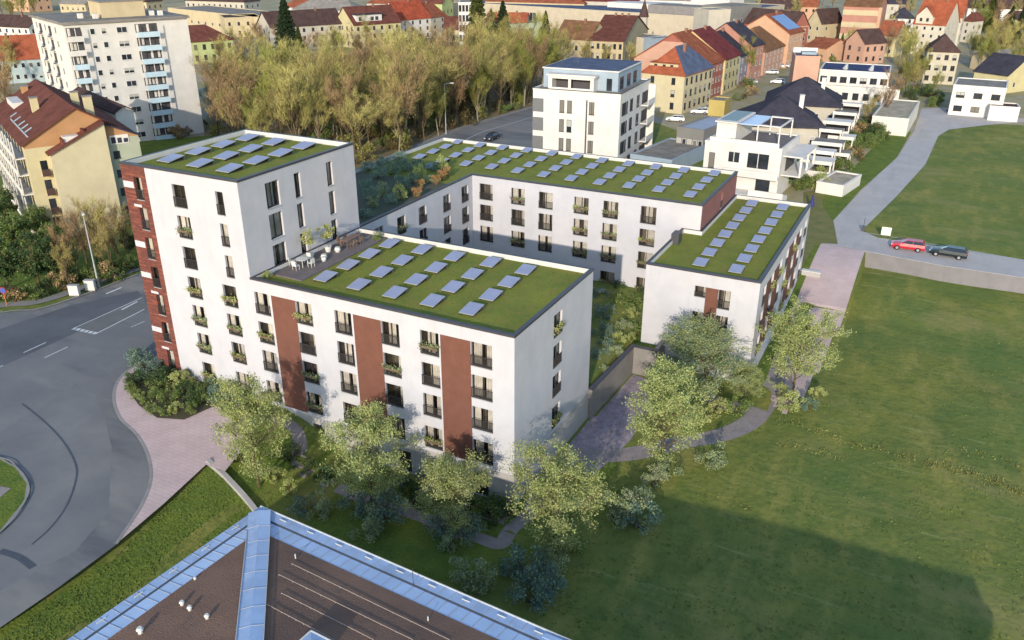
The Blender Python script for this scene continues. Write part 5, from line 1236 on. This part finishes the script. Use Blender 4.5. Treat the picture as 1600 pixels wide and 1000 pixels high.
# hedge-like bushes and gardens on the right between houses and lane
gb_ = [make_shrub('garden_bush', shrub_mesh(160+i, 1.5, 2.1, 1100, .12, mm), '', 'bush') for i, mm in enumerate([[leaf_br,leaf_br,twig_b],[leaf_g,leaf_br],[leaf_d,leaf_br],[leaf_y,leaf_g],[twig_b,leaf_br]])]
zones = [('brown hedge bushes between white terraces and lane', [(1335,200),(1375,192),(1386,208),(1322,275),(1300,270),(1305,240)], 70, [0,4,1,1,2]),
 ('garden bushes under the bare trees by the square cream house', [(1400,130),(1450,140),(1480,150),(1470,170),(1420,160)], 16, [1,2,0]),
 ('green bushes at the top right', [(1515,60),(1600,70),(1600,110),(1545,115),(1510,100)], 30, [1,2,4]),
 ('low bushes around the white terraced house', [(1215,262),(1300,235),(1320,262),(1285,295),(1240,300)], 18, [1,3,4]),
 ('bushes beside the garage deck', [(1075,215),(1100,225),(1098,240),(1070,250)], 7, [1,2]),
 ('bushes in the gardens of the pink row', [(1140,125),(1175,130),(1190,150),(1150,160)], 8, [4,0,1]),
 ('bushes below the striped block', [(1270,75),(1300,85),(1320,98),(1280,98)], 8, [1,0]),
 ('bushes along the wood edge by the high rise', [(225,205),(318,192),(320,215),(250,222)], 9, [2,4])]
for lab, P, n, ks in zones:
    PP = [tuple(G(*p)[:2]) for p in P]; x0 = min(p[0] for p in PP); x1 = max(p[0] for p in PP); y0 = min(p[1] for p in PP); y1 = max(p[1] for p in PP); c = 0
    for _ in range(4000):
        x = vr.uniform(x0, x1); y = vr.uniform(y0, y1)
        if inpoly(x, y, PP):
            kk = vr.choice(ks); l2 = ['brown','mixed green','dark green','yellow green','grey brown'][kk]+' one of the '+lab
            place(gb_[kk], (x, y, 0), vr.random()*6, l2, l2, vr.uniform(.6, 1.25)); c += 1
            if c >= n: break
# trees in front of the cream block on the left
dl = [make_tree('broadleaf_tree', tree_mesh(201, 8, 3.2, 3.2, 7000, .17, [leaf_d,leaf_g,leaf_br], 40, 1.0, .2), ''), make_tree('broadleaf_tree', tree_mesh(202, 7, 3.0, 2.9, 7000, .16, [leaf_g,leaf_br,leaf_d], 40, .9, .2), '')]
for i, (px, py, s, k, lab) in enumerate([(15,452,1.0,0,'dark broadleaf tree at the left edge above the road'),(62,448,1.05,0,'dense dark tree left of the utility cabinets'),(30,400,1.1,1,'mid green tree behind the dark ones at the left edge'),(85,405,.9,1,'olive tree against the cream gable'),(0,370,1.1,0,'dark tree by the balconies at the left edge'),(60,372,.9,1,'lighter tree in front of the cream balconies'),(98,440,.7,0,'small dark tree beside the cabinets'),(206,398,.5,0,'low dark tree between cream house and tower')]):
    g = G(px, py); place(dl[k], (g.x, g.y, 0), vr.random()*6, lab, None, s*.82)
for i, (px, py, s, k, lab) in enumerate([(140,432,.52,1,'leafless grey shrub tree left of the lamp mast'),(165,425,.55,4,'leafless grey tree against the cream gable wall'),(190,418,.5,1,'leafless grey tree right of the lamp mast'),(178,434,.42,4,'small leafless tree by the grass verge'),(125,436,.45,1,'leafless thicket tree behind the cabinets'),(205,412,.45,4,'leafless tree nearest to the red corner'),(152,410,.5,1,'taller leafless tree close to the cream wall'),(112,455,.35,4,'small leafless tree just left of the cabinets')]):
    g = G(px, py); place(protos[k], (g.x, g.y, 0), vr.random()*6, lab, None, s)
for i, (px, py, s) in enumerate([(122,440,.8),(148,440,.9),(168,436,.9),(190,428,.9),(205,420,.8),(100,452,1.0),(75,462,.9),(50,468,.8),(25,472,.8),(8,470,.9),(180,440,.7)]):
    g = G(px, py); place(gb_[(2,1,4)[i % 3]], (g.x, g.y, 0), vr.random()*6, ['dark green','mixed green','grey brown'][i % 3]+' bush in the strip of planting across the junction, '+('left part' if px < 110 else 'right part'), ['dark green','mixed green','grey brown'][i % 3]+' junction bushes '+('left' if px < 110 else 'right'), s)
sheet('verge_lawn', pxs([(-200,500),(0,476),(60,470),(130,448),(215,418),(260,392),(225,385),(120,410),(0,430),(-200,450)]), .07, lawn)
sheet('high_rise_lawn', pxs([(215,222),(330,212),(420,258),(330,258),(215,250)]), .08, lawn)
# ---- young trees in the garden
tms = [make_tree('garden_tree', airy_mesh(301, 8.8, .92, 21000, .085, [leaf_y,leaf_g,leaf_s,leaf_s]), ''), make_tree('garden_tree', airy_mesh(302, 8.9, .84, 20000, .085, [leaf_y,leaf_s,leaf_y,leaf_g], .12), ''), make_tree('garden_tree', airy_mesh(303, 8.8, .96, 21000, .08, [leaf_s,leaf_y,leaf_g,leaf_b], .15), '')]
for px, py, k, sc, lab in [(408,780,1,(.78,.78,1.06),'slim yellow green tree at the left end of the front garden'),(580,798,0,(.84,.84,.98),'round bright green tree second from the left in the front garden'),(708,838,0,(.72,.72,.82),'smallest yellow green tree between two larger ones in the front garden'),(866,864,1,(.95,.95,.96),'broad olive green tree by the corner of the front block'),(1034,730,1,(.92,.92,1.05),'large pale green tree beside the lavender bed'),(1100,632,2,(1.12,1.12,.95),'wide grey green tree in front of the east block'),(1240,612,1,(.92,.92,1.0),'yellow green tree at the foot of the ramp'),(1165,630,0,(.5,.5,.45),'small light tree at the corner of the east block')]:
    g = G(px, py, -3); place(tms[k], (g.x, g.y, H(g.x, g.y)), vr.random()*6, lab, None, sc)
# ---- shrubs of the garden
def sp2(seed, r, h, n, leaf, mats): return make_shrub('shrub', shrub_mesh(seed, r, h, n, leaf, mats), '')
S = {'b': sp2(401,1.2,1.5,1500,.08,[leaf_b,leaf_s]), 'd': sp2(402,1.2,1.3,1500,.08,[leaf_d,leaf_g]), 'g': sp2(403,1.2,1.4,1500,.08,[leaf_g,leaf_y]), 'w': sp2(404,1.1,1.6,1400,.075,[leaf_s,leaf_w,leaf_w]), 'y': sp2(405,1.1,1.5,1500,.08,[leaf_y,leaf_y]), 's': sp2(406,1.2,2.0,1500,.08,[leaf_s,leaf_b]), 'o': sp2(407,.8,1.2,800,.07,[leaf_o,leaf_y])}
gs = [(500,805,'s',.8,'silvery shrub left of the second garden tree'),(475,800,'b',.7,'blue green shrub by the corner of the near roof'),(455,775,'y',.7,'yellow shrub below the slim tree'),(432,768,'y',.8,'light shrub at the foot of the slim tree'),(600,812,'b',1.2,'large blue green shrub under the round tree'),(560,798,'b',.9,'blue green shrub left under the round tree'),(575,835,'s',.9,'silver shrub with dark stems below the round tree'),(700,832,'b',1.0,'blue green shrub under the smallest tree'),(728,840,'b',.9,'right blue green shrub under the smallest tree'),(708,862,'s',.7,'silvery sapling shrub below the smallest tree'),
 (735,912,'s',.95,'pale willow like shrub close to the near roof edge'),(762,918,'s',.85,'second pale willow like shrub close to the near roof edge'),(820,902,'b',1.1,'blue shrub below the broad olive tree'),(850,915,'b',1.0,'dark blue shrub at the meadow edge'),(830,940,'b',1.0,'lowest dark blue shrub at the meadow edge'),(872,895,'s',.9,'silver shrub right below the broad olive tree'),(890,860,'g',.8,'green shrub right of the broad olive tree'),
 (985,805,'w',1.05,'white flowering shrub at the meadow edge'),(960,815,'s',.9,'pale shrub left of the white flowering one'),(1000,825,'b',1.0,'dark blue shrub right below the white flowering one'),(1000,790,'w',.8,'creamy shrub above the white flowering one'),(1022,758,'w',.75,'cream shrub at the foot of the large pale tree'),(1040,750,'s',.8,'silver shrub at the foot of the large pale tree'),(1112,728,'s',.85,'grey green shrub alone on the lit lawn'),(955,780,'g',.7,'green shrub between olive tree and white flowering shrub'),
 (870,770,'s',.7,'silver shrub by the plinth corner of the front block'),(845,760,'y',.6,'yellow shrub against the plinth of the front block'),(905,765,'b',.8,'blue green shrub on the lawn right of the front block corner'),
 (1235,640,'y',.9,'yellow shrub below the tree at the ramp foot'),(1262,640,'b',.6,'small blue shrub right of the ramp foot tree'),(1275,622,'y',.6,'small yellow shrub right of the ramp foot tree'),(1222,620,'y',.7,'yellow shrub left of the ramp foot tree'),(1090,660,'y',.9,'ochre shrub between the two large trees'),(1120,650,'y',.9,'yellow shrub by the forked path'),(1150,645,'g',.8,'green shrub inside the path loop'),(1072,668,'g',.8,'green shrub left of the forked path'),
 (1060,590,'b',1.1,'blue green shrub by the beige wall'),(1035,600,'g',.9,'green shrub in the corner of the beige wall'),(462,735,'d',.9,'dark clipped shrub by the plinth, leftmost'),(480,745,'d',.8,'dark clipped shrub left of the garden door'),(505,752,'d',.8,'dark shrub between path and plinth'),(640,772,'d',.8,'dark shrub in the bed under the middle windows'),(622,760,'b',.7,'blue shrub at the plinth near the middle door'),(690,775,'d',.9,'dark shrub right of the middle door'),(668,752,'b',.7,'blue green shrub against the plinth'),(765,812,'d',1.0,'dark shrub near the right garden door'),(790,808,'g',.8,'green shrub near the plinth corner'),(660,792,'d',.7,'low dark shrub inside the path loop'),(725,790,'d',.8,'dark shrub in front of the third red panel')]
for px, py, k, s, lab in gs:
    g = G(px, py, -3); place(S[k], (g.x, g.y, H2(g.x, g.y)), vr.random()*6, lab, None, s*(1.28 if py > 780 or px > 1000 else 1.0))
# bed beside the pink paving (road level)
bed = [(215,600,'d',1.1),(232,590,'b',1.1),(222,575,'b',1.2),(215,562,'b',1.0),(250,600,'d',1.2),(245,615,'g',1.0),(265,628,'g',1.0),(230,628,'g',.8),(240,645,'g',.7),(275,606,'y',1.1),(292,598,'y',1.0),(262,596,'d',1.1),(290,618,'d',1.1),(305,630,'d',1.0),(275,645,'y',.8),(262,648,'g',.7),(325,628,'g',1.0),(345,625,'b',1.1),(360,620,'b',1.0),(318,612,'g',.9),(300,644,'g',.7),(335,610,'b',.9),(205,612,'g',.7),(214,622,'g',.7),(250,580,'b',1.0)]
nm_ = {'d':'dark green','b':'blue green','g':'fresh green','y':'yellow green'}
for i, (px, py, k, s) in enumerate(bed):
    g = G(px, py, .1); place(S[k], (g.x, g.y, .15), vr.random()*6, nm_[k]+' shrub in the bed between tower and pink paving', nm_[k]+' shrubs in the bed by the tower', s*.8)
# courtyard planting
cy = [(938,470,'b',1.0),(945,500,'b',1.2),(940,530,'b',1.1),(950,548,'b',.9),(965,455,'d',.9),(975,480,'g',1.1),(985,500,'y',.9),(995,490,'g',1.1),(1000,520,'g',1.0),(975,520,'w',.9),(965,540,'y',.9),(960,558,'w',.8),(985,535,'y',.7),(936,565,'b',.9),(945,585,'w',.6),(1003,465,'d',.8)]
for px, py, k, s in cy:
    g = G(px, py, -.7)
    if g.x < .1 or g.y > 27.3: place(S[k], (min(g.x, .0 if g.y < 27.2 else 9), g.y, -.72), vr.random()*6, 'leafy shrub planted in the courtyard, %s' % {'b':'blue green in the shade','d':'dark by the rear range','g':'fresh green in the sun','y':'yellow green in the sun','w':'pale flowering near the wall'}[k], 'courtyard shrubs '+k, s)
# roof garden shrubs on the west wing
rg = [((575,290),'b',1.0),((590,275),'b',1.2),((610,268),'b',1.2),((632,262),'b',1.3),((655,258),'b',1.0),((600,300),'s',1.1),((585,318),'s',.9),((625,290),'b',1.2),((645,282),'b',1.0),((572,262),'b',1.0),((598,255),'b',1.0),((625,245),'b',.9),((570,335),'b',.8),((612,312),'b',.9),((668,282),'s',.7),((676,262),'b',.9),((580,305),'b',1.1),((640,300),'d',.7)]
for i, (p, k, s) in enumerate(rg):
    g = G(p[0], p[1], BH); g.x = max(XL+1.2, min(XW-1.2, g.x)); g.y = max(17.5, g.y)
    place(S[k], (g.x, g.y, BH-.4), vr.random()*6, 'bluish shrub in the roof garden of the west wing', 'bluish shrubs of the roof garden', s*.8)
for i, (p, k, lab) in enumerate([((655,292),'o','orange shrub in the roof garden, middle'),((690,277),'o','broad orange shrub next to the roof panels'),((680,285),'o','orange shrub left of the broad one on the roof'),((700,272),'o','orange shrub nearest to the roof panels'),((650,305),'o','orange yellow shrub close to the roof edge'),((625,308),'y','yellow shrub at the roof edge'),((692,262),'y','pale yellow shrub behind the orange ones on the roof'),((655,275),'y','pale yellow shrub rising above the middle orange one')]):
    g = G(p[0], p[1], BH); g.x = min(XW-.9, g.x); place(S[k], (g.x, g.y, BH-.4), vr.random()*6, lab, None, (.8,.8,1.2))
# meadow tufts beyond counting
m = MB(); tr = random.Random(9); tuft1 = leafmat('grass_blades', (130,136,70), (108,120,60), .15)
for i in range(9000):
    a = tr.random(); px = tr.uniform(820, 1640); py = tr.uniform(430, 1010)**1; g = G(px, py, -3)
    if g.x < 3 and g.y > -4: continue
    if g.y > 70 or (g.x < 20 and g.y > 28) or H(g.x, g.y) > -2.9: continue
    if .2 < tr.random() and math.sin(g.x*.9+math.sin(g.y*.7)*2)+math.sin(g.y*1.3) < .3: continue
    z = H2(g.x, g.y); p = Vector((g.x, g.y, z+.03)); s = tr.uniform(.05,.13); an = tr.random()*6.28; n = len(m.v)
    m.v += [(p.x-s*math.cos(an), p.y-s*math.sin(an), z), (p.x+s*math.cos(an), p.y+s*math.sin(an), z), (p.x+tr.gauss(0,.06), p.y+tr.gauss(0,.06), z+tr.uniform(.05,.16))]
    m.f.append((n,n+1,n+2)); m.mi.append(m.mid(tuft1))
dry = leafmat('dry_grass', (158,156,92), (134,136,76), .2)
for A_, B_, n_ in (((1210,652),(1330,690),260),((1330,690),(1480,730),500),((1480,730),(1610,772),700),((1215,692),(1330,716),240),((1500,700),(1620,735),160),((1100,770),(1180,795),120),((1230,560),(1262,600),60)):
    for i in range(n_):
        t_ = tr.random(); g = G(A_[0]+(B_[0]-A_[0])*t_+tr.gauss(0,3), A_[1]+(B_[1]-A_[1])*t_+tr.gauss(0,3.2)+3*math.sin(t_*17), -3); z = H2(g.x, g.y)
        if math.sin(t_*60)+math.sin(t_*23+1) < -.4: continue
        s = tr.uniform(.04,.09); an = tr.random()*6.28; n = len(m.v)
        m.v += [(g.x-s*math.cos(an), g.y-s*math.sin(an), z), (g.x+s*math.cos(an), g.y+s*math.sin(an), z), (g.x+tr.gauss(0,.08), g.y+tr.gauss(0,.08), z+tr.uniform(.06,.2))]
        m.f.append((n,n+1,n+2)); m.mi.append(m.mid(dry))
m.build('meadow_grass', kind='stuff', label='tufts of longer grass scattered over the meadow', category='grass')
m = MB()
for i in range(16000):
    px = tr.uniform(0, 420); py = tr.uniform(720, 1005); g = G(px, py, 0)
    if not (g.x < -11 and g.y < -5): continue
    A, B = (0, 984), (182, 853)
    if py < 984-(px)*.72 and px < 182: continue
    if px >= 182 and py < 853-(px-182)*.9: continue
    z = H2(g.x, g.y); s = tr.uniform(.04,.1); an = tr.random()*6.28; n = len(m.v)
    m.v += [(g.x-s*math.cos(an), g.y-s*math.sin(an), z), (g.x+s*math.cos(an), g.y+s*math.sin(an), z), (g.x+tr.gauss(0,.05), g.y+tr.gauss(0,.05), z+tr.uniform(.05,.13))]
    m.f.append((n,n+1,n+2)); m.mi.append(m.mid(tuft1))
m.build('bank_grass', kind='stuff', label='longer grass on the sunny bank beside the junction', category='grass')
# ---------------------------------------------------------------- cars
def paint(name, c): return mat('car_paint_'+name, c, .25, .05, 1, spec=.7)
glass_c = mat('car_glass', (36,44,54), .08, .1, 2, spec=.9); tyre = mat('tyre', (30,30,32), .9, .1, 4); rimm = mat('rim', (150,152,156), .35, .05, 4, spec=.7)
lampw = mat('headlight', (220,224,228), .2, .05, 4, spec=.8); lampr = mat('rear_light', (150,30,30), .25, .05, 4, spec=.8)
def car_proto(label, pm, est=True, L=4.4):
    """estate or hatchback, nose towards -x"""
    t = thing('parked_car', label, 'car'); s = L/4.4
    prof = [(-2.2,.45),(-2.18,.72),(-1.95,.86),(-1.1,1.0),(-.98,1.02),(1.9,1.05),(2.12,.98),(2.18,.7),(2.15,.4)]
    wids = {0:.78}
    m = MB(); k = m.mid(pm); rows = []
    for x, z in prof:
        hw = .86 if -1.9 < x < 1.9 else .76
        rows.append([(x*s,-hw,z*.0+.28),(x*s,-hw-.03,min(z,.62)),(x*s,-hw+.06,z),(x*s,0,z+.03),(x*s,hw-.06,z),(x*s,hw+.03,min(z,.62)),(x*s,hw,.28)])
    b = 0
    for r in rows: m.v += r
    n = 7
    for i in range(len(rows)-1):
        for q in range(n-1): m.f.append((i*n+q, (i+1)*n+q, (i+1)*n+q+1, i*n+q+1)); m.mi.append(k)
        m.f.append((i*n+6, (i+1)*n+6, (i+1)*n, i*n)); m.mi.append(k)
    m.f.append(tuple(range(6,-1,-1))); m.mi.append(k); e = (len(rows)-1)*n; m.f.append(tuple(range(e, e+7))); m.mi.append(k)
    # cabin roof panel and pillars
    xr0, xr1 = -.25, (1.75 if est else 1.2)
    top = [(xr0*s,-.56,1.44),(xr1*s,-.56,1.45),(xr1*s,.56,1.45),(xr0*s,.56,1.44)]; m.box((xr0*s,-.58,1.40),(xr1*s,.58,1.46), pm)
    bot = [(-1.05*s,-.78,1.0),(2.05*s,-.78,1.03),(2.05*s,.78,1.03),(-1.05*s,.78,1.0)]
    for a, bb in zip(bot, [(xr0*s,-.57,1.42),(xr1*s,-.57,1.42),(xr1*s,.57,1.42),(xr0*s,.57,1.42)]): m.bar(a, bb, .05, pm)
    for x in (.55,): 
        for sd in (-1,1): m.bar((x*s,sd*.785,1.02),(x*s,sd*.59,1.42),.035,pm)
    for sd in (-1,1): m.box((-.85*s,sd*.9-.08,.98),(-.68*s,sd*.9+.08,1.1), pm)
    m.build('body', t)
    g = MB(); T4 = [(xr0*s,-.57,1.405),(xr1*s,-.57,1.405),(xr1*s,.57,1.405),(xr0*s,.57,1.405)]
    for i in range(4): j = (i+1) % 4; g.face([bot[i], bot[j], T4[j], T4[i]], glass_c)
    g.build('windows', t)
    for x in (-1.38, 1.32):
        for sd in (-1,1):
            w_ = MB(); w_.tube((x*s,sd*.72,.32),(x*s,sd*.91,.32),.33,.33,tyre,16); wo = w_.build('wheel', t)
            r_ = MB(); r_.tube((x*s,sd*.90,.32),(x*s,sd*.925,.32),.2,.19,rimm,12); r_.build('rim', wo)
    for sd in (-1,1):
        h_ = MB(); h_.box((-2.2*s,sd*.58-.16,.6),(-2.05*s,sd*.58+.16,.76), lampw); h_.build('headlight', t)
        h_ = MB(); h_.box((2.08*s,sd*.64-.1,.74),(2.2*s,sd*.64+.1,.96), lampr); h_.build('tail_light', t)
    return t
def sight_dir(a, b, z=0):
    p, q = G(*a, z), G(*b, z); return math.atan2(q.y-p.y, q.x-p.x)
c1 = car_proto('shiny red estate car driving on the upper lane', paint('red', (176,32,48))); g = G(1418,389,.1); c1.location = (g.x, g.y, .06); c1.rotation_euler.z = sight_dir((1396,386),(1440,392))
c2 = car_proto('black estate car driving behind the red one on the upper lane', paint('black', (26,34,38)), L=4.7); g = G(1481,400,.1); c2.location = (g.x, g.y, .06); c2.rotation_euler.z = sight_dir((1457,396),(1505,404))
cp = [car_proto('', paint('white', (214,214,214))), car_proto('', paint('silver', (150,156,162)), False), car_proto('', paint('dark', (44,46,54)))]
for px, py, k, an, lab in [(768,219,2,1.6,'dark teal car half hidden behind the long rear roof on the main road'),(1172,131,1,.3,'silver car parked in the row of the town car park, leftmost'),(1215,131,0,.2,'white car alone on the car park verge'),(1205,116,0,.4,'white car at the back of the car park below the pink houses'),(1222,106,0,.5,'white car parked by the peach house'),(1232,104,1,.5,'silver car parked by the peach house'),(1194,112,0,.4,'white van like car in the car park left of the dark doorway'),(1168,120,2,.3,'dark car parked at the foot of the yellow corner house'),(1108,173,1,.4,'silver car in the yard behind the grey box house'),(1092,178,0,.4,'white car in the yard behind the grey box house'),(1489,174,2,1.2,'dark car parked at the corner of the cubic white house'),(1055,190,0,.2,'white car under the cream villa')]:
    g = G(px, py); o = place(cp[k], (g.x, g.y, .08), an, lab)
# ---------------------------------------------------------------- street furniture
def lamp(loc, h, label, arm=1.6, rz=0):
    t = thing('street_lamp', label, 'street lamp', loc, rz); m = MB(); m.tube((0,0,-.2),(0,0,h),.12,.06,metal_l,10); m.tube((0,0,0),(0,0,.5),.17,.16,metal_l,10); m.build('pole', t)
    a = MB(); a.tube((0,0,h-.05),(arm,0,h+.25),.05,.04,metal_l,8); ao = a.build('arm', t)
    b = MB(); b.box((arm-.1,-.16,h+.18),(arm+.7,.16,h+.32), framew); b.box((arm,-.12,h+.14),(arm+.6,.12,h+.18), lampw); b.build('lamp_head', ao); return t
g = G(155,450); lamp((g.x, g.y, 0), 9.2, 'tall pale lamp mast beside the junction and the cabinets', .5, 2.5)
g = G(697,210); lamp((g.x, g.y, 0), 11, 'pale street lamp at the right edge of the wood', 1.4, .3)
g = G(704,228); 
for px, py, rz, lab in ((118,463,.45,'left one of two light grey utility cabinets by the junction'),(143,455,.45,'right one of two light grey utility cabinets by the junction')):
    g = G(px, py); t = thing('utility_cabinet', lab, 'cabinet', (g.x, g.y, .1), rz); m = MB(); m.box((-.6,-.25,.12),(.6,.25,1.35), framew); m.build('body', t)
    m = MB(); m.box((-.66,-.3,1.35),(.66,.3,1.43), metal_l); m.build('lid', t); m = MB(); m.box((-.55,-.27,.2),(-.02,-.252,1.28), upst); m.box((.02,-.27,.2),(.55,-.252,1.28), upst); m.build('door', t); m = MB(); m.box((-.6,-.25,0),(.6,.25,.12), concrete); m.build('plinth', t)
g = G(11,478); t = thing('road_sign', 'round blue sign with red ring on an orange post at the left edge', 'road sign', (g.x, g.y, 0), .5)
m = MB(); m.tube((0,0,0),(0,0,2.1),.05,.05,mat('orange_post',(206,120,70),.7,.1,2),8); m.build('post', t)
m = MB(); m.tube((0,-.03,2.0),(0,.03,2.0),.42,.42,mat('sign_red',(190,50,60),.5,.05,2),24); m.build('ring', t); m = MB(); m.tube((0,.0,2.0),(0,-.05,2.0),.33,.33,mat('sign_blue',(70,90,160),.5,.05,2),24); m.build('plate', t)
g = G(1383,371); t = thing('info_board', 'small square cream white board standing by the lane left of the red car', 'board', (g.x, g.y, 0), .1)
m = MB(); m.box((-.65,-.04,.35),(.65,.04,1.55), mat('board_cream',(236,234,206),.6,.04,2)); m.build('panel', t); m = MB(); m.box((-.5,-.03,0),(-.42,.03,.35), metal_d); m.box((.42,-.03,0),(.5,.03,.35), metal_d); m.build('leg', t)
for px, py, lab in ((1348,362,'thin pole at the inner corner of the lane bend'),):
    g = G(px, py); t = thing('marker_post', lab, 'post', (g.x, g.y, 0)); m = MB(); m.tube((0,0,0),(0,0,2.2),.04,.04,metal_d,6); m.build('pole', t); m = MB(); m.box((-.2,-.05,0),(.2,.4,.9), metal_d); m.build('box', t)
# stone steps block by the ramp
for px, py, lab in ((1270,428,'low pale bench block at the edge of the ramp'),):
    g = G(px, py, -.6); m = MB(); m.box((-1.2,-.35,-1.5),(1.2,.35,.35), plinth); m.box((-1.26,-.41,.35),(1.26,.41,.43), upst); o = m.build('stone_bench', label=lab, category='stone block'); o.location = (g.x-.2, g.y, -.6)
m = MB(); drape('ramp_lawn', [(12.6,30),(14.2,31),(13.9,40),(13.4,54),(13.5,70),(12.6,70)], lawn, .05, .4)
# ---------------------------------------------------------------- terrace furniture on the front block
TZ = LH-.3
def table(loc, label, L=1.6, wd=.8, mt=None, round_=False):
    t = thing('garden_table', label, 'table', loc, 0); m = MB(); mt = mt or framew
    if round_: m.tube((0,0,.70),(0,0,.74),.55,.55,mt,20)
    else: m.box((-wd/2,-L/2,.70),(wd/2,L/2,.75), mt)
    m.build('table_top', t)
    for a, b in ((-1,-1),(1,-1),(1,1),(-1,1)):
        x, y = (a*.35, b*.35) if round_ else (a*(wd/2-.08), b*(L/2-.1)); l = MB(); l.tube((x,y,0),(x,y,.7),.03,.03,mt,6); l.build('leg', t)
    return t
wood = mat('teak_wood', (132,108,94), .7, .15, 3)
def chair(label, mt):
    t = thing('garden_chair', label, 'chair'); m = MB(); m.box((-.24,-.24,.42),(.24,.24,.46), mt); m.build('seat', t)
    m = MB(); m.box((-.24,.2,.46),(.24,.25,.88), mt); m.build('backrest', t)
    for a, b in ((-1,-1),(1,-1),(1,1),(-1,1)): m = MB(); m.tube((a*.2,b*.2,0),(a*.22,b*.22,.42),.02,.02,mt,5); m.build('leg', t)
    return t
table((-24.6,5.0,TZ), 'round white table on the roof terrace near the first tree pot', round_=True)
cw_ = chair('', framew)
for i, (x, y, a) in enumerate([(-25.5,4.7,1.9),(-24.5,4.0,3.1),(-23.7,5.2,4.7),(-24.8,6.0,0)]): place(cw_, (x,y,TZ), a, 'white chair around the round table on the roof terrace', 'white chairs of the round terrace table')
table((-24.3,11.9,TZ), 'long reddish wooden table at the far end of the roof terrace', 2.2, .9, wood)
cd_ = chair('', wood)
for x, y, a in [(-25.1,11.3,math.pi/2),(-25.1,12.4,math.pi/2),(-23.5,11.3,-math.pi/2),(-23.5,12.4,-math.pi/2)]: place(cd_, (x,y,TZ), a, 'wooden chair around the long terrace table', 'wooden chairs of the long terrace table')
def potted(loc, label, mats, s=1):
    t = thing('potted_tree', label, 'potted tree', loc); m = MB(); m.tube((0,0,0),(0,0,.55),.24,.36,framew,16); m.build('pot', t)
    tr_, cr_ = tree_mesh(int(loc[1]*10), 2.6*s, .75*s, .8*s, 700, .08, mats, 16, .28, .035); link('trunk', tr_, t, (0,0,.3)); link('crown', cr_, t, (0,0,.3)); return t
potted((-25.2,6.9,TZ), 'potted yellow green tree by the white table on the roof terrace', [leaf_y,leaf_w]); potted((-25.0,9.3,TZ), 'potted tree with orange tinge in the middle of the roof terrace', [leaf_y,leaf_o,leaf_g])
for x, y, s, lab in ((-24.0,7.4,.5,'white round pot on the roof terrace, nearer one'),(-23.7,7.0,.42,'white round stool on the roof terrace'),(-24.1,9.6,.5,'white round pot on the roof terrace, farther one')):
    t = thing('round_pot', lab, 'pot', (x,y,TZ)); m = MB(); m.tube((0,0,0),(0,0,s*.5),s*.4,s*.62,framew,16); m.tube((0,0,s*.5),(0,0,s),s*.62,s*.45,framew,16); m.build('body', t)
g = G(408,420,LH); place(S['y'], (-25.5,1.2,LH-.4), 1, 'yellow bush at the near corner of the roof terrace', None, .45)
place(S['g'], (-23.0,14.6,LH-.4), 1, 'green bush at the far end of the roof terrace', None, .5)
# courtyard terrace table
table((-8.3,40.2,-.72), 'white table on the shaded courtyard terrace', 1.4, .8)
for x, y, a in [(-9.2,40.2,1.57),(-7.4,40.2,-1.57)]: place(cw_, (x,y,-.72), a, 'white chair beside the table on the shaded courtyard terrace', 'white chairs of the courtyard terrace')
# unused prototypes would have no place of their own
def drop(o):
    for ch in list(o.children): drop(ch)
    bpy.data.objects.remove(o)
for o in [x for x in COL.objects if x.parent is None and x.get('label') == '']: drop(o)
for o in COL.objects:
    for k_ in ('_used', '_W', '_D', '_h'):
        if k_ in o: del o[k_]
